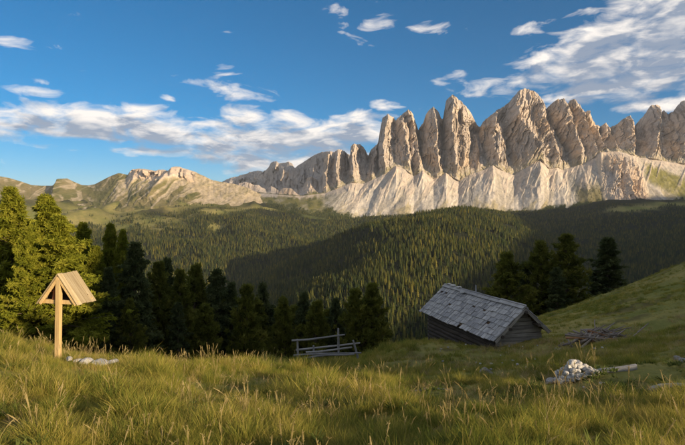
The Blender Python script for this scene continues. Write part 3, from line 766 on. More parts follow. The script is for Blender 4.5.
def build_left_range():
    crest = table([(-140, 172), (-60, 171), (-30, 173.5), (0, 176.3), (9.4, 178), (22, 181.8), (31.4, 185), (41, 185.7), (52, 185.7), (59.7, 181.8), (63, 179.8), (66.8, 178.2), (70, 179.8), (74, 181.8), (81.8, 185), (88, 185.4), (95, 184.2), (101, 181), (107.5, 177.5), (113, 175), (118.7, 173), (124, 174), (127.7, 174.8), (129.5, 172), (132, 169.6), (139, 168.5), (145, 169.2), (152.4, 170.3), (156, 170.8), (159, 169.6), (164, 169.8), (168, 170.7), (171, 168), (173.7, 166.7), (179.3, 166.5), (183, 168), (188.3, 169.6), (194, 171.4), (199.5, 174), (205, 176.5), (210.8, 179.7), (222, 182), (235, 184), (248, 188), (262, 195), (300, 205)])
    foot = table([(-140, 212), (0, 207), (60, 209), (110, 208), (150, 205), (185, 202), (220, 205), (262, 208), (300, 212)])
    u = np.linspace(-140, 300, 760)
    yc = crest(u) + .35 * fbm(u / 2.2, u * 0, 3, 121) * sstep(90, 130, u)
    yf = foot(u) + 2
    Yc = np.interp(u, [-140, 0, 60, 95, 175, 235, 300], [5200, 5200, 5500, 5400, 5150, 5000, 4700])
    Yf = np.interp(u, [-140, 300], [4230, 4230])
    nB, nC = 6, 170
    PY, YY, VV = [], [], []
    for k in range(nB, 0, -1):
        t = k / nB; PY.append(yc + 70 * t); YY.append(Yc + 900 * t); VV.append(np.full_like(u, -t))
    for k in range(nC):
        v = k / (nC - 1.); PY.append(yc + (yf - yc) * v); YY.append(Yc + (Yf - Yc) * v**1.15); VV.append(np.full_like(u, v))
    for k in (1, 2, 3):
        PY.append(yf + 7 * k); YY.append(Yf - 50 * k); VV.append(np.full_like(u, 1.))
    PY, YY, VV = map(np.array, (PY, YY, VV)); U = np.broadcast_to(u, PY.shape)
    # gullies run down to the left below the broken cliff band
    run = PY - yc[None, :]
    su = U + 1.25 * run + 3.5 * fbm(U / 10, PY / 8, 3, 122)
    cliffy = sstep(125, 134, U) * (1 - sstep(188, 200, U)) * (1 - sstep(7, 14, run + 3 * fbm(U / 6, PY / 6, 2, 123)))
    gul = ridged(su / 13., run / 60., 3, 124)
    D = 24 * gul * sstep(0, .15, VV) * (1 - .6 * sstep(.6, 1, VV)) + cliffy * (40 * ridged(U / 6., PY / 25., 3, 125) + 30 + 34 * facets(U / 3.2, PY / 7., 135, 1.6, .8)) + 12 * fbm(U / 3, PY / 3, 3, 126)
    D += 150 * np.clip(1 - np.abs((U - 176 + .9 * run) / (10 + .35 * run)), 0, 1) * sstep(0, 12, run) * (1 - sstep(20, 36, run))
    D += 170 * np.clip(1 - np.abs((U - 66 + .3 * run) / (5 + .8 * run)), 0, 1) * (1 - sstep(14, 26, run))
    D = np.where(VV < 0, 0, D * sstep(0, .05, VV))
    V = np.stack([(U - CX) / FPX * YY, YY - D, (HY - PY) / FPX * YY], -1)
    n = np.clip(.5 + .9 * fbm(U / 12, PY / 7, 4, 127), 0, 1)
    green = lerp(GREEN * .9, OCHRE * .85, n)
    bare = np.array([.43, .355, .25])
    stre = fbm(su / 4.2, run / 40., 4, 128)
    b = sstep(-.1, .25, stre + .75 * sstep(96, 125, U) * (1 - sstep(10, 40, run)) - .40 + .95 * sstep(186, 205, U) * (1 - sstep(20, 30, run + .25 * (230 - U))))
    b = np.maximum(b, sstep(.0, .3, fbm(U / 5, PY / 4, 4, 129) + .75 * np.clip(1 - np.abs((U - 70 - .9 * run) / (4 + .55 * run)), 0, 1) * (1 - sstep(10, 20, run)) - .3) * sstep(40, 55, U) * (1 - sstep(90, 100, U)))
    b = np.maximum(b, .8 * sstep(.3, .45, fbm(U / 6, PY / 3, 4, 130)) * (1 - sstep(95, 110, U)))
    tint = lerp(green, bare, np.clip(b, 0, 1) * np.clip(.75 + .6 * fbm(U / 3, PY / 2.2, 3, 133), .2, 1))
    tint = lerp(tint, lerp(ROCK_A * 1.05, ROCK_W, n), np.clip(cliffy * 1.3, 0, 1))
    shrub = sstep(.12, .3, fbm(U / 4, PY / 3, 4, 131)) * sstep(.55, .8, VV) * (1 - np.clip(b, 0, 1))
    tint = lerp(tint, GREEN_D, shrub * .8)
    pick = (rng.random(V.shape[:2]) < .10 * shrub * (VV < 1)) & (U > 40)
    EXTRA.append(V[pick])
    me = range_mesh('mountain_slope', V, None, tint, .25 + .6 * np.clip(cliffy, 0, 1))
    tag(link('mountain_slope', me, MT['rock']), 'rounded grassy mountain with a broken cliff band', None, None, 'structure')
build_left_range()

# ------------------------------------------------------------------ scattering (for what nobody could count)
def scatter(name, protos, pts, rotz, scale, mat, label, cat, tilt=None):
    """One object: its mesh holds the prototypes and the points; geometry nodes set a prototype on every point."""
    Vs, Fs, kind, shade = [], [], [], []
    off = 0
    for i, (v, f, s) in enumerate(protos):
        Vs.append(v); Fs.append(np.asarray(f) + off); kind.append(np.full(len(v), i + 1)); shade.append(s); off += len(v)
    npt = len(pts)
    idx = rng.integers(1, len(protos) + 1, npt)
    V = np.r_[np.concatenate(Vs), pts]
    me = mesh_np(name, V, np.concatenate(Fs), False)
    set_float(me, 'proto', np.r_[np.concatenate(kind), np.zeros(npt)])
    set_float(me, 'pick', np.r_[np.zeros(off), idx])
    set_float(me, 'shade', np.r_[np.concatenate(shade), np.zeros(npt)])
    rt = np.zeros((off + npt, 3)); rt[off:, 2] = rotz
    if tilt is not None: rt[off:, :2] = tilt
    set_vec(me, 'turn', rt)
    scl = np.ones((off + npt, 3)); scl[off:] = scale
    set_vec(me, 'size', scl)
    me.materials.append(mat)
    o = bpy.data.objects.new(name, me); COL.objects.link(o)
    g = bpy.data.node_groups.new(name + '_scatter', 'GeometryNodeTree')
    g.interface.new_socket('Geometry', in_out='INPUT', socket_type='NodeSocketGeometry')
    g.interface.new_socket('Geometry', in_out='OUTPUT', socket_type='NodeSocketGeometry')
    gi, go = g.nodes.new('NodeGroupInput'), g.nodes.new('NodeGroupOutput')
    def nattr(nm, t='FLOAT'):
        n = g.nodes.new('GeometryNodeInputNamedAttribute'); n.data_type = t; n.inputs[0].default_value = nm
        return n.outputs[0]
    def eq(sock, v):
        n = g.nodes.new('FunctionNodeCompare'); n.data_type = 'FLOAT'; n.operation = 'EQUAL'
        g.links.new(sock, n.inputs[0]); n.inputs[1].default_value = v; n.inputs['Epsilon'].default_value = .1
        return n.outputs[0]
    def sep(geom, sel):
        n = g.nodes.new('GeometryNodeSeparateGeometry'); n.domain = 'POINT'
        g.links.new(geom, n.inputs[0]); g.links.new(sel, n.inputs[1]); return n.outputs[0]
    j = g.nodes.new('GeometryNodeJoinGeometry')
    pr, pk, tn, sz_ = nattr('proto'), nattr('pick'), nattr('turn', 'FLOAT_VECTOR'), nattr('size', 'FLOAT_VECTOR')
    for i in range(len(protos)):
        inst = sep(gi.outputs[0], eq(pr, i + 1)); pt = sep(gi.outputs[0], eq(pk, i + 1))
        n = g.nodes.new('GeometryNodeInstanceOnPoints')
        g.links.new(pt, n.inputs['Points']); g.links.new(inst, n.inputs['Instance'])
        e2r = g.nodes.new('FunctionNodeEulerToRotation'); g.links.new(tn, e2r.inputs[0]); g.links.new(e2r.outputs[0], n.inputs['Rotation'])
        g.links.new(sz_, n.inputs['Scale'])
        g.links.new(n.outputs[0], j.inputs[0])
    g.links.new(j.outputs[0], go.inputs[0])
    md = o.modifiers.new('scatter', 'NODES'); md.node_group = g
    tag(o, label, cat, None, 'stuff')
    return o

# ------------------------------------------------------------------ the far woods
def fir_proto(seed, tiers=6, seg=7, slim=.17):
    r = np.random.default_rng(seed); V, F, S = [], [], []
    for t in range(tiers):
        z0 = .04 + .90 * (t / tiers)**.95; z1 = min(1.0, z0 + 1.75 / tiers * (1 - .35 * t / tiers))
        rad = slim * (1 - t / (tiers + .3))**.8 * r.uniform(.85, 1.15)
        b = len(V); a0 = r.uniform(0, 6.28)
        V.append((r.normal(0, .008), r.normal(0, .008), z1)); S.append(.7)
        for k in range(seg * 2):
            a = a0 + k * math.pi / seg; rr = rad * (r.uniform(.85, 1.2) if k % 2 == 0 else r.uniform(.42, .6)); 
            V.append((math.cos(a) * rr, math.sin(a) * rr, z0 + r.uniform(-.02, .02) + (.0 if k % 2 == 0 else .05))); S.append(.3)
        for k in range(seg * 2): F.append((b, b + 1 + k, b + 1 + (k + 1) % (seg * 2)))
    return np.array(V), np.array(F), np.array(S)

def build_far_forest():
    n = 270000
    a = np.radians(rng.uniform(-40, 40, n)); 
    rr = np.sqrt(rng.uniform(600.**2, 4350.**2, n))
    x, y = np.sin(a) * rr, np.cos(a) * rr
    keep = np.ones(n, bool)
    grove = sstep(.10, .28, fbm(x / 95, y / 95, 4, 144))
    keep &= rng.random(n) > openness(x, y) * 1.02 * (1 - .75 * grove)
    px = CX + FPX * x / y
    # thin out with distance (crowns merge there) and where the woods break up towards the scree
    keep &= rng.random(n) < np.interp(y, [600, 1500, 2500, 4200], [1.0, 1.0, .62, .42]) * np.interp(rr, [600, 1300, 2000, 4000], [.72, .9, 1, 1])
    dens = fbm(x / 70, y / 70, 3, 141)
    keep &= rng.random(n) < np.clip(.92 + 1.4 * dens, .04, 1)
    x, y = x[keep], y[keep]
    z = height(x, y)
    py = HY - FPX * z / y
    px = CX + FPX * x / y
    # the tree line: scrub thins out below the scree and on the high alps at the left
    hi = np.interp(px, [-60, 0, 110, 160, 185, 230, 262, 300, 345, 448, 560, 590, 620, 685, 720], [218, 218, 219, 217, 204, 212, 210, 210, 219, 210, 204, 195, 204, 200, 200])
    k = rng.random(len(x)) < sstep(-4, 4, py - hi + 9 * fbm(x / 110, y / 110, 4, 142))
    # hidden behind the meadow's edge: leave out what the photograph shows nothing of
    k &= py < 400
    x, y, z = x[k], y[k], z[k]
    h = np.clip(rng.normal(17.5, 4.5, len(x)), 8, 30) * (1 + .22 * fbm(x / 140, y / 140, 2, 146)) * np.interp(z, [-350, -50, 30], [1.1, .95, .62]) * np.interp(y, [800, 2000, 4000], [1., 1.05, 1.12])
    wd = h * rng.uniform(.75, 1.45, len(x))
    wd *= np.interp(y, [1500, 4000], [1., 1.25])
    ex = np.concatenate(EXTRA); he = rng.uniform(6, 15, len(ex))
    x, y, z = np.r_[x, ex[:, 0]], np.r_[y, ex[:, 1]], np.r_[z, ex[:, 2] - 1.0]; h = np.r_[h, he]; wd = np.r_[wd, he * rng.uniform(1.0, 1.6, len(ex))]
    protos = [fir_proto(s, 6, 6, .16 + .015 * (s % 3)) for s in range(200, 206)]
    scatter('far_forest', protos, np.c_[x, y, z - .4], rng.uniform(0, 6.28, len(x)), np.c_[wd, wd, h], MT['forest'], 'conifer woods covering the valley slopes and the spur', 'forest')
    print('far forest trees', len(x), len(ex))
build_far_forest()

# ================================================================== TREES ONE CAN TELL APART
def conifer(seed, kind, height=10.0, nb=130, dens=1.0):
    """returns crown (verts, tris, clump) and trunk (verts, quads)"""
    r = np.random.default_rng(seed)
    H = height
    cv, cf, cs = [], [], []
    tv, tf = [], []
    def tube(p0, p1, r0, r1, seg=5):
        p0, p1 = np.array(p0, float), np.array(p1, float); d = p1 - p0; d /= np.linalg.norm(d) + 1e-9
        a = np.cross(d, [0, 0, 1.]) if abs(d[2]) < .9 else np.cross(d, [1., 0, 0]); a /= np.linalg.norm(a); b = np.cross(d, a)
        o = len(tv)
        for p, rad in ((p0, r0), (p1, r1)):
            for k in range(seg):
                t = 2 * math.pi * k / seg; tv.append(p + rad * (math.cos(t) * a + math.sin(t) * b))
        for k in range(seg): tf.append((o + k, o + (k + 1) % seg, o + seg + (k + 1) % seg, o + seg + k))
    # trunk with a slight bend
    bend = r.normal(0, .018 * H, 2); r0 = .022 * H
    def axis(t): return np.array([bend[0] * math.sin(t * 3), bend[1] * math.sin(t * 2.3), t * H])
    ts = np.linspace(-.06, .96, 9)
    for a, b in zip(ts[:-1], ts[1:]):
        tube(axis(a), axis(b), r0 * (1 - max(a, 0)) * (1.25 if a < .05 else 1) + .02, r0 * (1 - b) + .02, 8)
    lob = r.uniform(0, 6.28, 3)
    def radius(t, az):
        if kind == 'spruce': p = (.030 + .175 * (1 - t)**.95) * (.80 + .28 * math.cos(t * 75.)) * (1.0 if t > .1 else .8) * (1 - t**12)
        elif kind == 'pine': p = .215 * (1 - t**1.7)**.8 * (.72 + .28 * sstep(0, .35, t)) * (.84 + .20 * math.cos(t * 52.))
        else: p = .265 * (1 - t**1.3)**.9 * (.86 + .18 * math.cos(t * 48.))
        return H * p * (1 + .22 * math.sin(2 * az + lob[0]) * math.sin(6 * t + lob[1]) + .12 * math.sin(3 * az + 9 * t + lob[2]))
    t0 = {'spruce': .05, 'pine': .12, 'larch': .10}[kind]
    nneedle = int(17 * dens)
    P0, DR, LN, WD, SH = [], [], [], [], []
    for i in range(nb):
        t = t0 + (1 - t0) * ((i + r.random()) / nb)**.92
        t = min(t, .985)
        az = i * 2.399963 + r.normal(0, .35)
        L = radius(t, az) * r.uniform(.62, 1.16) + .12
        up = {'spruce': -.38 + .75 * t, 'pine': -.05 + .75 * t, 'larch': -.12 + .5 * t}[kind] + r.normal(0, .12)
        base = axis(t); d = np.array([math.cos(az), math.sin(az), up]); d /= np.linalg.norm(d)
        curl = {'spruce': .16, 'pine': .30, 'larch': .12}[kind]
        def pt(s): 
            p = base + d * L * s; p = p.copy(); p[2] += curl * L * s * s; return p
        tube(base, pt(.55), .010 * H * (1 - t) * .55 + .012, .010 + .003 * H * (1 - t), 4); tube(pt(.55), pt(.95), .010 + .003 * H * (1 - t), .006, 3)
        shade = r.uniform(0, 1)
        nc = max(3, int((3.2 + 5.2 * L / (.1 * H) * .55) * dens))
        for c in range(nc):
            s = .30 + .70 * ((c + r.random()) / nc)**.8
            side = r.normal(0, 1, 3) * np.array([1, 1, .45]) * L * .17 * (1.1 - .6 * s)
            q = pt(s) + side
            cl = np.clip(shade * .6 + r.uniform(0, .4), 0, 1)
            for k in range(nneedle):
                dd = d * (.55 if kind != 'larch' else .2) + r.normal(0, .62, 3) + np.array([0, 0, .28 if kind == 'pine' else (-.18 if kind == 'spruce' else .05)])
                P0.append(q + r.normal(0, .05, 3)); DR.append(dd / np.linalg.norm(dd)); LN.append(r.uniform(.55, 1.15)); WD.append(r.uniform(.7, 1.3)); SH.append(cl)
    P0, DR, LN, WD, SH = map(np.array, (P0, DR, LN, WD, SH))
    ln = LN[:, None] * {'spruce': .038, 'pine': .040, 'larch': .036}[kind] * H / dens**.25
    wd = WD[:, None] * {'spruce': .0040, 'pine': .0040, 'larch': .0042}[kind] * H / dens**.35
    rnd = r.normal(0, 1, (len(P0), 3)); sd = np.cross(DR, rnd); sd /= np.linalg.norm(sd, axis=1)[:, None] + 1e-9
    a = P0 - DR * ln * .35; 
    V = np.stack([a, P0 + DR * ln * .2 + sd * wd, P0 + DR * ln * .75, P0 + DR * ln * .2 - sd * wd], 1).reshape(-1, 3)
    n = len(P0); i = np.arange(n) * 4
    F = np.stack([i, i + 1, i + 2, i + 3], 1)
    return (V, F, np.repeat(SH, 4)), (np.array(tv), np.array(tf))

TREE_MESH = {}
def tree_mesh(kind, var, dens, nb):
    key = (kind, var)
    if key not in TREE_MESH:
        (v, f, s), (tv, tf) = conifer(1000 + 37 * var + len(kind), kind, 10.0, nb, dens)
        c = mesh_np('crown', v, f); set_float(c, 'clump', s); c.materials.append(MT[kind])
        t = mesh_np('trunk', tv, tf, True); t.materials.append(MT['bark'])
        TREE_MESH[key] = (c, t)
    return TREE_MESH[key]

def plant_tree(name, kind, var, px, ptop, Y, label, group, wide=1.0, lean=0.0, hmin=3.0):
    x = (px - CX) / FPX * Y
    zb = float(height(np.array([x]), np.array([Y]))[0]) - .1
    h = max(hmin, (HY - ptop) / FPX * Y - zb)
    big = Y < 62 and px < 135
    c, t = tree_mesh(kind, var, 1.55 if big else 1.15, 190 if big else 150)
    e = empty(name, (x, Y, zb), (R(lean), R(lean * .6), random.uniform(0, 6.28)))
    e.scale = (h / 10 * wide, h / 10 * wide, h / 10)
    link('trunk', t, None, e); link('crown', c, None, e)
    tag(e, label, 'tree', group)
    return e

G1 = 'sunlit pines at the edge of the meadow'  # most pines here take larch needles, sunlight put into their colour
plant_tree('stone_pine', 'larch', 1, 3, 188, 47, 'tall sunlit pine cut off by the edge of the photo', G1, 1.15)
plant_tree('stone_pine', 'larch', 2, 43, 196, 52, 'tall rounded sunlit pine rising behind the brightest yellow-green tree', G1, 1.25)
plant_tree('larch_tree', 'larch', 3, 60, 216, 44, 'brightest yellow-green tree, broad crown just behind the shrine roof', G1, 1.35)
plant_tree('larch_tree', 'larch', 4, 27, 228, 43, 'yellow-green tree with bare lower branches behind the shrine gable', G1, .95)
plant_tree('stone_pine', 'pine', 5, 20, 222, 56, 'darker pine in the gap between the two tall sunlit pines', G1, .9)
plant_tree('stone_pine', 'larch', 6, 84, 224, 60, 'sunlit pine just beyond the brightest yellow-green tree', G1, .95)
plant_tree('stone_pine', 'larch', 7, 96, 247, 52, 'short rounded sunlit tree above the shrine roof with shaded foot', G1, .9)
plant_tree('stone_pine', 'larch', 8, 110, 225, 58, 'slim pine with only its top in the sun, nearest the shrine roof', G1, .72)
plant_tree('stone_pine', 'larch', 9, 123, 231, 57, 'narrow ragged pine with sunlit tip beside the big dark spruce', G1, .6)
G2 = 'shaded conifers below the meadow edge'
row = [(136, 243, 54, 'spruce', 10, 1.15, 'biggest dark spruce of the shaded row, beside the sunlit tips'),
       (108, 268, 50, 'spruce', 11, 1.0, 'dark conifer right behind the eave of the shrine roof'),
       (158, 264, 60, 'pine', 12, .9, 'dark pine next to the biggest dark spruce'),
       (166, 259, 72, 'spruce', 13, .8, 'thin pointed spruce peeking over the shaded row beside the biggest spruce'),
       (182, 272, 58, 'pine', 14, .85, 'third rounded dark pine from the biggest spruce'),
       (197, 267, 66, 'pine', 15, .85, 'rounded pine with a domed top in the middle left of the shaded row'),
       (217, 270, 64, 'spruce', 16, 1.0, 'broad dark spruce with a rounded tip at the middle of the shaded row'),
       (231, 283, 66, 'spruce', 17, .8, 'slender twin-tipped spruce right of the broad dark spruce'),
       (248, 287, 62, 'pine', 18, .85, 'low dark pine over the dry grass heads, before the gap'),
       (262, 284, 74, 'spruce', 19, .8, 'dark spruce before the lit valley woods at the row gap'),
       (283, 300, 66, 'pine', 20, .85, 'low pine beneath the small valley meadow'),
       (304, 293, 70, 'spruce', 21, .85, 'pointed dark spruce directly above the broken fence'),
       (318, 303, 66, 'pine', 22, .9, 'low bushy pine above the broken fence top rail'),
       (336, 299, 72, 'spruce', 23, .8, 'dark spruce just behind the upright fence post'),
       (353, 291, 66, 'pine', 24, .85, 'second dark pine from the row end near the green swell'),
       (371, 286, 68, 'pine', 25, 1.0, 'dense dark pine at the row end above the green swell'),
       (386, 318, 72, 'spruce', 26, .8, 'smallest dark spruce at the row end, half hidden by the swell')]
for px, pt_, Y, kd, var, wd, lb in row:
    plant_tree('spruce_tree' if kd == 'spruce' else 'stone_pine', kd, 30 + var % 7, px, pt_, Y, lb, G2, wd)
fill = [(120, 285, 64), (148, 283, 66), (172, 288, 68), (190, 290, 70), (208, 291, 72), (225, 296, 74), (240, 300, 72), (256, 303, 72), (272, 306, 74), (294, 308, 76), (312, 312, 74), (328, 312, 76), (345, 310, 76), (362, 308, 78), (92, 285, 54), (130, 300, 50), (178, 303, 56), (206, 306, 58)]
for i, (px, pt_, Y) in enumerate(fill):
    kd = ('spruce', 'pine')[i % 2]
    plant_tree('spruce_tree' if kd == 'spruce' else 'stone_pine', kd, 30 + i % 7, px, pt_, Y, 'dark conifer crowded low among the taller shaded row', 'low conifers filling the shaded row', 1.0)
G3 = 'dark pines behind the hut'
for px, pt_, Y, kd, var, wd, lb in [(507, 254, 78, 'pine', 31, 1.35, 'dark pine directly behind the hut ridge, shortest of the group'),
                                    (524, 262, 84, 'spruce', 33, 1.1, 'narrow dark tree wedged between the hut-side pines'),
                                    (541, 243, 82, 'pine', 32, 1.1, 'slim tall dark pine left of the tallest one behind the hut'),
                                    (568, 236, 80, 'pine', 34, 1.2, 'tallest dark pine behind the hut, domed top'),
                                    (556, 268, 76, 'spruce', 35, 1.3, 'low bushy conifer at the feet of the tallest hut pine'),
                                    (606, 238, 82, 'larch_dark', 36, 1.75, 'broad pale-green conifer standing apart on the slope skyline')]:
    plant_tree('stone_pine' if kd == 'pine' else 'spruce_tree', 'spruce' if kd == 'larch_dark' else kd, var, px, pt_, Y, lb, G3, wd)

# ================================================================== OBJECTS
def gz(x, y): return float(near_ground(np.array([x]), np.array([y]))[0])

_box = {}
def box_mesh(key, mat, sx_, sy_, sz_, jit=0.0, seed=0, bev=.0):
    """a board: origin at its centre"""
    if key in _box: return _box[key]
    r = random.Random(seed)
    bm = bmesh.new(); bmesh.ops.create_cube(bm, size=1.0)
    for v in bm.verts:
        v.co = Vector((v.co.x * sx_, v.co.y * sy_, v.co.z * sz_)) + Vector((r.uniform(-jit, jit), r.uniform(-jit, jit), r.uniform(-jit, jit)))
    if bev: bmesh.ops.bevel(bm, geom=bm.edges[:], offset=bev, segments=1, affect='EDGES')
    me = bpy.data.meshes.new(key); bm.to_mesh(me); bm.free(); me.materials.append(mat)
    _box[key] = me
    return me

def log_mesh(name, mat, L, r0, r1, seg=10, rings=8, rough=.08, bend=.0, seed=0):
    """round timber along local X, origin at its middle"""
    r = np.random.default_rng(seed); V = []
    a = np.arange(seg) * 2 * math.pi / seg
    for k in range(rings + 1):
        t = k / rings; rad = (r0 + (r1 - r0) * t) * (1 + rough * r.normal(0, 1, seg))
        V.append(np.c_[np.full(seg, (t - .5) * L) + r.normal(0, .01, seg), np.cos(a) * rad + bend * math.sin(t * 3.1) , np.sin(a) * rad + bend * .5 * math.sin(t * 5)])
    V = np.concatenate(V); 
    bm = bmesh.new(); vs = [bm.verts.new(v) for v in V]
    for k in range(rings):
        for s in range(seg): bm.faces.new((vs[k * seg + s], vs[k * seg + (s + 1) % seg], vs[(k + 1) * seg + (s + 1) % seg], vs[(k + 1) * seg + s]))
    bm.faces.new(vs[:seg][::-1]); bm.faces.new(vs[-seg:])
    bmesh.ops.recalc_face_normals(bm, faces=bm.faces[:])
    me = bpy.data.meshes.new(name); bm.to_mesh(me); bm.free(); me.materials.append(mat)
    return me

def rock_mesh(name, mat, seed, sub=2, flat=.7, rough=.22):
    r = np.random.default_rng(seed); bm = bmesh.new(); bmesh.ops.create_icosphere(bm, subdivisions=sub, radius=1.0)
    pl = r.normal(0, 1, (9, 3)); pl /= np.linalg.norm(pl, axis=1)[:, None]; d = r.uniform(.42, .85, 9)
    for v in bm.verts:
        p = np.array(v.co); 
        for n, k in zip(pl, d):
            q = p @ n
            if q > k: p = p - n * (q - k) * .97
        p = p * (1 + rough * .3 * r.normal()) * np.array([1, .85, flat])
        v.co = p
    me = bpy.data.meshes.new(name); bm.to_mesh(me); bm.free(); me.materials.append(mat)
    return me

def mat_from(xa, za_hint=(0, 0, 1)):
    x = Vector(xa).normalized(); z = Vector(za_hint); y = z.cross(x).normalized(); z = x.cross(y)
    return Matrix((x, y, z)).transposed()

def rail(name, me_len, me, p0, p1, parent=None):
    """lay a timber mesh of length me_len along X between two points"""
    p0, p1 = Vector(p0), Vector(p1); d = p1 - p0
    hint = (0, 0, 1) if abs(d.normalized().z) < .9 else (0, 1, 0)
    o = link(name, me, None, parent, (p0 + p1) / 2, mat_from(d, hint).to_euler())
    o.scale = (d.length / me_len, 1, 1)
    return o

# ------------------------------------------------------------------ wayside shrine
def build_shrine():
    Y = 14.0; x = (58.5 - CX) / FPX * Y; zg = gz(x, Y)
    ztop = (HY - 274.5) / FPX * Y
    H = ztop - zg
    e = empty('wayside_shrine', (x, Y, zg), (0, R(.8), R(-9)))      # local -Y is the open gable, turned to the photo's left
    tag(e, 'wooden wayside shrine post with steep gabled plank roof', 'shrine')
    hw, run, back, pitch = .64, .80, .72, math.atan2(.80, .60)
    wz = H                                                             # ridge height
    dep = .80
    y0, y1 = -.10, -.10 + dep
    sl = .98
    c, s = math.cos(pitch), math.sin(pitch)
    # post
    link('post', box_mesh('shrine_post', MT['new_wood'], .135, .11, H - .05 + .5, .004, 1, .008), None, e, (0, -.02, (H - .05) / 2 - .25))
    # roof: four planks a side, running down the slope
    for side in (-1, 1):
        for k in range(4):
            w = dep / 4
            me = box_mesh('roof_plank_%d' % (k % 3), MT['roof_wood'], sl + (.03, -.02, .01)[k % 3], w - .012, .026, .004, 5 + k % 3, .004)
            mid = Vector((side * c * sl / 2 * 1.0, y0 + w * (k + .5), wz - s * sl / 2 + .02))
            o = link('roof_plank', me, None, e, mid, (0, side * pitch, 0))
    # the planks' mesh has its grain along local Y; gable frame
    fr = box_mesh('shrine_rafter', MT['new_wood'], sl - .10, .05, .075, .003, 9, .006)
    for side in (-1, 1):
        for yy in (y0 + .05, y1 - .05):
            link('rafter', fr, None, e, (side * c * (sl - .10) / 2 * .98, yy, wz - .075 - s * (sl - .10) / 2), (0, side * pitch, 0))
    span = 2 * c * sl * .95
    zt = wz - s * sl * .93
    tie = box_mesh('shrine_tie', MT['new_wood'], span, .06, .105, .004, 12, .006)
    link('tie_beam', tie, None, e, (0, y0 + .11, zt + .01)); link('tie_beam', tie, None, e, (0, y1 - .12, zt + .01))
    floor = box_mesh('shrine_floor', MT['dark'], span * .92, dep - .3, .024, .002, 14)
    link('floor_board', floor, None, e, (0, (y0 + y1) / 2, zt + .05))
    # back boards under the roof: three uprights
    n = 6
    for k in range(n):
        xx = (k + .5) / n * 2 - 1; half = span / 2 * .86
        hgt = max(.10, (s / c) * (half - abs(xx) * half) - .06)
        link('back_board', box_mesh('shrine_back_%d' % k, MT['dark'], 2 * half / n - .006, .02, hgt, .002, 20 + k), None, e, (xx * half, y1 - .20, zt + .06 + hgt / 2))
    # small carved figure standing on the floor board, beside the post
    bm = bmesh.new()
    bmesh.ops.create_cone(bm, cap_ends=True, segments=10, radius1=.055, radius2=.03, depth=.26, matrix=Matrix.Translation((0, 0, .13)))
    bmesh.ops.create_icosphere(bm, subdivisions=2, radius=.036, matrix=Matrix.Translation((0, 0, .29)))
    bmesh.ops.create_cone(bm, cap_ends=True, segments=8, radius1=.018, radius2=.014, depth=.30, matrix=Matrix.Translation((0, 0, .21)) @ Matrix.Rotation(R(90), 4, 'Y'))
    me = bpy.data.meshes.new('carved_figure'); bm.to_mesh(me); bm.free(); me.materials.append(MT['figure'])
    link('carved_figure', me, None, e, (-.19, y0 + .16, zt + .07))
build_shrine()

# pale rocks in the grass by the shrine
SHR = []
rocks = [rock_mesh('rock_%d' % i, MT['stone'], 300 + i, 2, .66, .12) for i in range(5)]
for i, (px, py, sc_, rz, lb) in enumerate([(80, 352.5, .13, .3, 'pale rock nearest the shrine post in the grass'),
                                        (87, 350.5, .19, 1.2, 'pale rock next after the one nearest the shrine post'),
                                        (95.5, 351, .15, 2.0, 'pale rock in the middle of the shrine group'),
                                        (103, 346.5, .24, 2.2, 'largest whitest rock by the shrine, standing highest'),
                                        (111, 350.5, .17, .9, 'small pale rock at the outer end of the shrine group'),
                                        (106, 353.5, .12, 1.9, 'smallest pale rock, in front of the largest by the shrine'),
                                        (70, 356.5, .13, 2.0, 'flat pale rock at the foot of the shrine post')]):
    Y = 13.2; x = (px - CX) / FPX * Y; z = (HY - py) / FPX * Y; g = gz(x, Y)
    o = link('pale_rock', rocks[i % 5], None, None, (x, Y, max(g + .04, min(z, g + .15))), (0, 0, rz), (sc_ * 1.35, sc_, sc_ * .72))
    tag(o, lb, 'rock', 'pale rocks by the shrine'); SHR.append((x, Y - .1, .22))

# ------------------------------------------------------------------ broken rail fence
def build_fence():
    Y = 22.6; x0 = (325 - CX) / FPX * Y
    e = empty('rail_fence', (x0, Y, gz(x0, Y)))
    tag(e, 'broken grey rail fence with sagging poles beyond the dry grass', 'fence')
    o0 = Vector(e.location)
    def pt(px, py, dy=0.0): return Vector(at(px, py, Y + dy)) - o0
    ms = [log_mesh('fence_pole_%d' % i, MT['silver'], 2.6, .045, .034, 8, 7, .06, .035 * (i - 1), 50 + i) for i in range(4)]
    for i, (a, b) in enumerate([((292, 340.6, .0), (345, 335, -.1)), ((296, 350, .25), (360, 343, .3)), ((293.5, 355.5, -.2), (361, 352.4, -.1)), ((304, 358.6, -.45), (354, 353.4, -.3)), ((306, 352.2, .1), (352, 347.6, .15))]):
        rail('rail', 2.6, ms[i % 4], pt(*a), pt(*b), e)
    mp = log_mesh('fence_post', MT['silver'], 1.0, .05, .04, 8, 4, .06, .0, 57)
    for a, b in [((338.4, 352, .12), (338.2, 328, .12)), ((298, 360, .12), (297.4, 339, .12)), ((358, 358, .05), (353, 340, .08)), ((314, 360, .14), (313.5, 345.5, .14))]:
        rail('post', 1.0, mp, pt(*a), pt(*b), e)
build_fence()

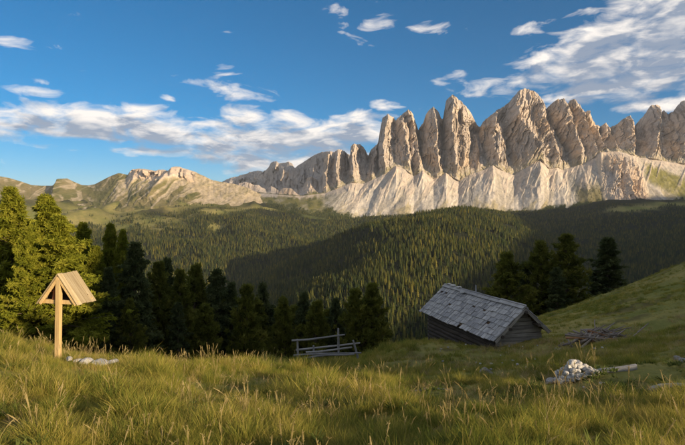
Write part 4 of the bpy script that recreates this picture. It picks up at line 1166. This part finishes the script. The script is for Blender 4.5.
# ------------------------------------------------------------------ shingled hut
def build_hut():
    ang = math.atan2(.275, .961)
    e = empty('alpine_hut', (7.93, 23.0, -5.6), (0, 0, ang))
    tag(e, 'small old timber hut with silver shingle roof, sunk in the slope', 'hut')
    RZ, L = 1.60, 7.6
    p = math.atan2(1.34, 1.5); c, s = math.cos(p), math.sin(p)
    # walls of round logs, each log a part
    lg = [log_mesh('wall_log_%d' % i, MT['log'], 6.8, .115, .105, 9, 6, .05, .012, 70 + i) for i in range(3)]
    for i in range(14):
        z = -2.35 + i * .205
        for xx in (-1.14, 1.0):
            if z > .45: continue
            o = link('wall_log', lg[i % 3], None, e, (xx, 3.85, z), (0, 0, R(90)))
            o.rotation_euler = (random.uniform(0, 6), 0, R(90))
    # gable boards
    k = 0
    for yy in (.42, 7.25):
        z = -1.3
        while z < 1.38:
            zt = z + .17
            lo = -min(1.22, (RZ - zt) / .893 - .02); hi = min(1.08, (RZ - zt) / .893 - .02)
            if hi - lo > .15:
                me = box_mesh('gable_board_%d' % k, MT['gable'], hi - lo, .05, .155, .006, 90 + k, .006)
                link('gable_board', me, None, e, ((hi + lo) / 2, yy + random.uniform(-.012, .012), z + .085), (0, R(random.uniform(-.8, .8)), 0))
            z = zt; k += 1
    # roof
    rf = empty('roof'); rf.parent = e
    deck = {-1: 2.0, 1: 1.62}
    for side in (-1, 1):
        sl = deck[side]
        me = box_mesh('roof_deck_%d' % side, MT['dark'], sl - .08, L - .06, .03, .0, 1)
        link('roof_deck', me, None, rf, (side * c * (sl - .08) / 2, L / 2, RZ - s * (sl - .08) / 2 - .055), (0, side * p, 0))
    sh = [box_mesh('shingle_%d' % i, MT['shingle'], .46, w, .026, .007, 120 + i) for i, w in enumerate((.225, .238, .212, .230))]
    for me_ in sh:
        for v_ in me_.vertices:
            if v_.co.x < 0: v_.co.z += .012 if v_.co.z > 0 else 0
    shb = [box_mesh('shingle_wide_%d' % i, MT['shingle'], .50, w, .028, .007, 130 + i) for i, w in enumerate((.43, .445, .41))]
    for side, rows, w, ms, exp_ in ((-1, 7, .2535, sh, .285), (1, 5, .447, shb, .325)):
        n = int(round(L / w))
        for r_ in range(rows):
            for q in range(n):
                if side < 0 and r_ == 2 and q in (9, 13) : continue
                if side < 0 and random.random() < .012: continue
                d = exp_ * (r_ + .62) + random.uniform(-.035, .035)
                lift = random.uniform(.008, .026)
                lift += .010 * (r_ % 2)
                tilt = p - .065
                yy = (q + .5) * L / n + random.uniform(-.012, .012)
                sag = -.05 * math.sin(math.pi * yy / L)
                o = link('shingle', ms[(q * 7 + r_ * 3) % len(ms)], None, rf, (side * (c * d + s * lift), yy, RZ - s * d + c * lift + sag * .6), (0, side * tilt, R(random.uniform(-1.3, 1.3))))
    # ridge boards, one over each slope, in lengths
    rb = [box_mesh('ridge_board_%d' % i, MT['shingle'], .26, 1.88, .03, .008, 140 + i) for i in range(3)]
    for side in (-1, 1):
        for q in range(4):
            dd = .10 if side < 0 else .07
            sag = -.03 * math.sin(math.pi * (q + .5) / 4)
            link('ridge_board', rb[(q + (side > 0)) % 3], None, rf, (side * c * dd, .95 + q * 1.9, RZ + .065 - s * dd * .6 + sag + (.012 if side < 0 else 0)), (R(random.uniform(-.5, .5)), side * (p - .1), R(random.uniform(-1, 1))))
    # bleached slabs on the far end of the ridge
    for q, (yy, xx) in enumerate([(6.6, -.02), (7.15, .03), (5.9, -.05), (5.1, -.30)]):
        link('ridge_stone', rock_mesh('ridge_stone_%d' % q, MT['stone'], 400 + q, 1, .45), None, rf, (xx, yy, RZ + .13 - max(0, -xx - .1) * .9), (0, 0, q), (.2, .24, .10))
    # purlins, their ends showing at the gable, and verge boards
    pl = log_mesh('purlin', MT['log'], 7.7, .075, .07, 8, 5, .05, 0, 81)
    for xx, zz in ((0, RZ - .20), (-.78, RZ - .20 - .78 * .893), (.66, RZ - .20 - .66 * .893), (-1.16, RZ - .16 - 1.16 * .893)):
        link('purlin', pl, None, e, (xx, L / 2, zz), (0, 0, R(90)))
    for side in (-1, 1):
        sl = deck[side]
        me = box_mesh('verge_board_%d' % side, MT['gable'], sl - .02, .035, .11, .006, 150 + side, .005)
        for yy in (.02, L - .02):
            link('verge_board', me, None, rf, (side * c * (sl - .02) / 2, yy, RZ - s * (sl - .02) / 2 - .10), (0, side * p, 0))
    # thin vent pipe at the ridge
    link('vent_pipe', log_mesh('vent_pipe', MT['metal'], .45, .04, .04, 8, 2, .01, 0, 84), None, rf, (.12, 4.4, RZ + .18), (0, R(90), 0))
build_hut()

# ------------------------------------------------------------------ heap of stones, logs, brushwood
def on_ground(px, py, Y0=10., Y1=70.):
    """where the line of sight through (px, py) meets the meadow"""
    Y = np.linspace(Y0, Y1, 3000); x = (px - CX) / FPX * Y; z = (HY - py) / FPX * Y
    d = z - near_ground(x, Y); i = np.argmax(d < 0)
    return float(x[i]), float(Y[i]), float(z[i])

HOLD = []
def build_heap():
    x, y, z = on_ground(575, 376.5)
    HOLD.append((x, y, 1.1))
    e = empty('stone_heap', (x, y, gz(x, y)))
    tag(e, 'heap of pale loose stones beside the long grey log', 'stone heap')
    ms = [rock_mesh('stone_%d' % i, MT['stone'], 320 + i, 2, .72, .12) for i in range(8)]
    r = random.Random(5); k = y / FPX
    W, Hh = 25 * k, 15 * k
    n = 0
    for lay in range(6):
        f = lay / 6
        cnt = (58, 46, 34, 22, 12, 5)[lay]
        for q in range(cnt):
            a = r.uniform(0, 6.28); rad = (1 - f) * (.45 + .55 * math.sqrt(r.random()))
            xx = math.cos(a) * rad * W + (.06 * lay * W * -.3); yy = math.sin(a) * rad * W * .62
            g = gz(x + xx, y + yy) - gz(x, y)
            s_ = r.choice((.045, .055, .065, .08, .10)) * r.uniform(.85, 1.15)
            link('stone', ms[n % 8], None, e, (xx, yy, g + .06 + f * Hh), (r.uniform(-.6, .6), r.uniform(-.6, .6), r.uniform(0, 6)), (s_ * 1.2, s_, s_)); n += 1
    return x, y
build_heap()

def ground_log(name, pa, pb, ra, rb_, label, seed, mat='bleached'):
    a, b = on_ground(*pa), on_ground(*pb)
    L = math.dist(a, b)
    me = log_mesh('log_wood_%d' % seed, MT[mat], L, ra, rb_, 12, 14, .07, .05, seed)
    o = rail(name, L, me, (a[0], a[1], a[2] + ra * .75), (b[0], b[1], b[2] + rb_ * .75))
    tag(o, label, 'log')
    for q in (.15, .5, .85): HOLD.append((a[0] + (b[0] - a[0]) * q, a[1] + (b[1] - a[1]) * q, .5))
ground_log('fallen_log', (546, 384.5), (636, 368.5), .05, .072, 'long weathered grey log lying beside the stone heap', 160)
ground_log('fallen_log', (649, 391.5), (705, 388), .05, .065, 'short grey log cut off by the right edge of the photo', 161)
ground_log('fallen_log', (416, 392), (448, 390), .028, .032, 'thin grey pole half buried in the grass before the boulder', 162)

def build_brush():
    x, y, z = on_ground(600, 343, 15, 60)
    e = empty('brushwood_pile', (x, y, gz(x, y)))
    tag(e, 'tangled pile of dead brushwood on the grassy slope', 'brushwood')
    k = y / FPX; r = random.Random(9)
    ms = [log_mesh('dead_branch_%d' % i, MT['stick'] if i else MT['red_stick'], 1.6, .045, .016, 6, 6, .1, .07 * r.uniform(-1, 1), 170 + i) for i in range(6)]
    for q in range(84):
        t = r.gauss(0, .45); cxp = 600 + t * 26; h = r.random()**1.3
        px_, py_ = cxp + r.uniform(-4, 4), 342 - 11 * h - max(0, -t) * 8 + r.uniform(-2, 2)
        c = Vector(at(px_, py_, y + r.uniform(-.5, .5) + 1.4 * h))
        g = gz(c.x, c.y); c.z = max(g + .03, min(c.z, g + .55 * (1 - abs(t) * .5)))
        a = r.gauss(.15, .75); L = r.uniform(.5, 1.75)
        d = Vector((math.cos(a), math.sin(a) * .8, r.gauss(.08, .22))).normalized() * L / 2
        m = ms[1 + q % 5] if q % 11 else ms[0]
        rail('branch', 1.6, m, c - d - e.location, c + d - e.location, e)
build_brush()

bl = [rock_mesh('boulder_%d' % i, MT['boulder'], 340 + i, 3, .75) for i in range(3)]
def ground_rock(px, py, wpx, label, me, name='boulder', up=.25, sy_=1., group=None):
    x, y, z = on_ground(px, py); s_ = wpx / 2 * y / FPX
    o = link(name, me, None, None, (x, y, gz(x, y) + s_ * up), (random.uniform(-.2, .2), random.uniform(-.2, .2), random.uniform(0, 6)), (s_, s_, s_ * sy_))
    tag(o, label, 'rock', group); HOLD.append((x, y, .4))
ground_rock(487.5, 374.5, 15, 'single grey boulder in the grass below the hut', bl[0])
ground_rock(553, 380, 7, 'small dark stone at the outer foot of the stone heap', bl[2])
g4 = 'pale rocks at the right edge of the slope'
ground_rock(677, 360, 9, 'pale rock at the edge of the photo, nearer the stone heap', rocks[1], 'pale_rock', .3, 1., g4)
ground_rock(683.5, 362, 10, 'larger pale rock touching the right edge of the photo', rocks[2], 'pale_rock', .3, 1., g4)
ground_rock(602, 384.5, 8, 'small pale stone in the grass just below the long log', rocks[3], 'pale_rock', .2, .7)
ground_rock(584, 388, 5, 'tiny pale stone in front of the stone heap', rocks[0], 'pale_rock', .2, .7)
pe = [rock_mesh('pebble_%d' % i, MT['stone'], 360 + i, 1, .6) for i in range(4)]
for i in range(46):
    px = random.uniform(440, 640); py = random.uniform(345, 372) if px < 545 else random.uniform(330, 352)
    x, y, z = on_ground(px, py, 8, 45)
    s_ = random.uniform(.03, .075)
    o = link('small_stone', pe[i % 4], None, None, (x, y, gz(x, y) + .05), (0, 0, random.uniform(0, 6)), s_)
    tag(o, 'small pale stone scattered in the turf around the hut', 'stone', 'small stones scattered on the turf')

# ------------------------------------------------------------------ grass
def tuft_proto(seed, nblade, rad, h0, h1, w, lean, segs=3):
    r = np.random.default_rng(seed); V, F, S = [], [], []
    for b in range(nblade):
        a = r.uniform(0, 6.28); rr = rad * math.sqrt(r.random()); bx, by = math.cos(a) * rr, math.sin(a) * rr
        h = r.uniform(h0, h1) * (1.1 - .4 * rr / rad); la = a + r.normal(0, .8); ln = lean * r.uniform(.3, 1.3)
        fa = r.uniform(0, 3.14); o = len(V); sh = r.uniform(0, 1)
        for k in range(segs + 1):
            t = k / segs; off = ln * h * t**1.8; z = h * (t - .25 * ln * t * t)
            ww = w * (1 - t)**.7 * r.uniform(.85, 1.15)
            cx_, cy_ = bx + math.cos(la) * off, by + math.sin(la) * off
            if k == segs: V.append((cx_, cy_, z)); S.append(sh)
            else:
                V.append((cx_ - math.cos(fa) * ww, cy_ - math.sin(fa) * ww, z)); V.append((cx_ + math.cos(fa) * ww, cy_ + math.sin(fa) * ww, z)); S += [sh, sh]
        for k in range(segs):
            i = o + 2 * k
            if k == segs - 1: F.append((i, i + 1, i + 2))
            else: F.append((i, i + 1, i + 3)); F.append((i, i + 3, i + 2))
    return np.array(V), np.array(F), np.array(S)

def stalk_proto(seed, n=2, h0=.55, h1=.95):
    r = np.random.default_rng(seed); V, F, S = [], [], []
    for q in range(n):
        h = r.uniform(h0, h1); la = r.uniform(0, 6.28); ln = r.uniform(.15, .7); bx, by = r.normal(0, .05, 2)
        pts = []
        for k in range(8):
            t = k / 7; off = ln * h * .55 * t**2.2; pts.append((bx + math.cos(la) * off, by + math.sin(la) * off, h * (t - .18 * ln * t**3)))
        def strip(pp, ws, sh):
            for fa in (0.3, 1.87):
                o = len(V)
                for (x, y, z), w in zip(pp, ws):
                    V.append((x - math.cos(fa) * w, y - math.sin(fa) * w, z)); V.append((x + math.cos(fa) * w, y + math.sin(fa) * w, z)); S.extend([sh, sh])
                for k in range(len(pp) - 1):
                    i = o + 2 * k; F.append((i, i + 1, i + 3)); F.append((i, i + 3, i + 2))
        strip(pts, [.0032, .003, .0028, .0026, .0024, .0022, .002, .0018], r.uniform(.2, .6))
        strip(pts[5:] , [.003, .010, .003], r.uniform(.5, 1))
        # loose spikelets of the seed head
        for k in range(7):
            t = .72 + .28 * r.random(); i = min(int(t * 7), 6); f = t * 7 - i
            p = np.array(pts[i]) * (1 - f) + np.array(pts[i + 1]) * f
            a = r.uniform(0, 6.28); d = np.array([math.cos(a) * .035, math.sin(a) * .035, .03 * r.uniform(-.6, 1)])
            strip([tuple(p), tuple(p + d * .6), tuple(p + d)], [.001, .006, .001], r.uniform(.5, 1))
    return np.array(V), np.array(F), np.array(S)

def sample_meadow(n, Y0, Y1, pxa=-30, pxb=715, power=1.0):
    u = rng.random(n)
    Y = np.sqrt(Y0**2 + (Y1**2 - Y0**2) * u)
    px = rng.uniform(pxa, pxb, n)
    x = (px - CX) / FPX * Y
    return x, Y

def build_grass():
    # --- turf and tufts
    X, Yy, Sc = [], [], []
    for n, a, b, s0, s1 in ((15000, 2.6, 9.0, .62, 1.1), (26000, 9.0, 20.0, .75, 1.25), (34000, 20.0, 50.0, .85, 1.4)):
        x, y = sample_meadow(n, a, b)
        m = fbm(x / 2.3, y / 2.3, 3, 151)
        keep = rng.random(n) < np.clip(.80 + 1.0 * m, .25, 1)
        x, y, m = x[keep], y[keep], m[keep]
        tus = np.clip(fbm(x / .55, y / .55, 2, 152), -.6, .7)
        s = rng.uniform(s0, s1, len(x)) * (.78 + .75 * np.clip(m, -.5, .6) + .75 * tus)
        s = np.maximum(s, .3)
        # grazed, shorter turf on the right hand slope and round the hut
        s *= 1 - .55 * sstep(-1.5, 3, x - .08 * y) * sstep(8, 14, y)
        X.append(x); Yy.append(y); Sc.append(s)
    x, y, s = map(np.concatenate, (X, Yy, Sc))
    # trodden short round the stones and the logs
    for cx_, cyy_, rr_ in HOLD + SHR:
        s = s * (1 - .65 * np.exp(-(((x - cx_) / rr_)**2 + ((y - cyy_ + .35 * rr_) / (rr_ * 1.1))**2)))
    # not inside the hut
    lx = (x - 7.93) * .961 + (y - 23) * .275; ly = -(x - 7.93) * .275 + (y - 23) * .961
    k = ~((np.abs(lx) < 1.2) & (ly > .2) & (ly < 7.4))
    x, y, s = x[k], y[k], s[k]
    z = near_ground(x, y)
    protos = [tuft_proto(500 + i, 34, .15, .14, .36, .0042, .75) for i in range(4)] + [tuft_proto(510 + i, 46, .11, .22, .46, .0036, .55) for i in range(3)]
    far = y > 19
    sc3 = np.c_[s, s, s * rng.uniform(.8, 1.15, len(s))]
    til = rng.normal(0, .12, (len(x), 2)) + np.array([.02, .12])
    near = ~far
    scatter('grass', protos, np.c_[x, y, z - .02][near], rng.uniform(0, 6.28, near.sum()), sc3[near], MT['grass'], 'tufted meadow grass on the near slope', 'grass', til[near])
    protos2 = [tuft_proto(520 + i, 30, .26, .10, .30, .0085, .8, 2) for i in range(3)] + [tuft_proto(526 + i, 40, .20, .22, .48, .0080, .7, 2) for i in range(2)]
    scatter('grass', protos2, np.c_[x, y, z - .02][far], rng.uniform(0, 6.28, far.sum()), sc3[far], MT['grass'], 'short turf on the slope around the hut', 'grass', til[far])
    # --- dry flowering stalks
    X, Yy = [], []
    for n, a, b, pa, pb in ((560, 4.2, 9.0, -20, 700), (1000, 8.5, 20.0, -20, 600), (1300, 15, 24.5, -20, 330)):
        x, y = sample_meadow(n, a, b, pa, pb)
        m = fbm(x / 1.6, y / 1.6, 3, 161)
        k = rng.random(n) < np.clip(.35 + 1.9 * m, 0.04, 1)
        X.append(x[k]); Yy.append(y[k])
    x, y = np.concatenate(X), np.concatenate(Yy)
    z = near_ground(x, y)
    s = rng.uniform(.42, .92, len(x))
    pr = [stalk_proto(600 + i, 1 + i % 3) for i in range(7)]
    til = rng.normal(0, .13, (len(x), 2)) + np.array([.0, .10])
    scatter('dry_grass', pr, np.c_[x, y, z - .03], rng.uniform(0, 6.28, len(x)), np.c_[s, s, s], MT['stalk'], 'dry golden grass stalks with seed heads', 'grass', til)
build_grass()

def build_undergrowth():
    """dead thatch and broad leaved herbs that break up the sward"""
    x, y = sample_meadow(5500, 3.2, 24.0)
    m = fbm(x / 1.1, y / 1.1, 3, 201)
    k = rng.random(len(x)) < np.clip(.25 + 2.2 * m, .02, 1)
    x, y = x[k], y[k]
    s = rng.uniform(.6, 1.25, len(x))
    pr = [tuft_proto(700 + i, 26, .13, .10, .34, .0034, 1.05) for i in range(4)]
    scatter('dead_grass', pr, np.c_[x, y, near_ground(x, y) - .02], rng.uniform(0, 6.28, len(x)), np.c_[s, s, s * .9], MT['thatch'], 'bleached dead tufts among the green meadow grass', 'grass', rng.normal(0, .2, (len(x), 2)))
    x, y = sample_meadow(2600, 3.2, 12.0)
    m = fbm(x / .9, y / .9, 3, 203)
    k = rng.random(len(x)) < np.clip(.22 + 2.2 * m, .02, 1)
    x, y = x[k], y[k]
    s = rng.uniform(.7, 1.5, len(x))
    pr = [tuft_proto(720 + i, 10, .05, .06, .14, .012, 1.2, 4) for i in range(4)]
    scatter('meadow_herbs', pr, np.c_[x, y, near_ground(x, y) + .06], rng.uniform(0, 6.28, len(x)), np.c_[s, s, s], MT['herb'], 'broad leaved herbs low in the meadow grass', 'plants', rng.normal(0, .2, (len(x), 2)))
build_undergrowth()

# ------------------------------------------------------------------ the air
def build_haze():
    me = box_mesh('haze', None, 1, 1, 1) if False else None
    bm = bmesh.new(); bmesh.ops.create_cube(bm, size=1.0)
    for v in bm.verts: v.co = Vector((v.co.x * 130000, v.co.y * 130000, -950 + (v.co.z + .5) * (950 + 1900)))
    me = bpy.data.meshes.new('haze'); bm.to_mesh(me); bm.free()
    M = NT('haze_air')
    v = M.n('ShaderNodeVolumePrincipled')
    v.inputs['Color'].default_value = (.80, .88, 1.0, 1)
    v.inputs['Density'].default_value = 1.5e-5
    v.inputs['Anisotropy'].default_value = .0
    M.l(v.outputs[0], M.out.inputs['Volume'])
    o = link('haze', me, M.mat)
    tag(o, 'thin blue evening air over the valley', None, None, 'stuff')
build_haze()
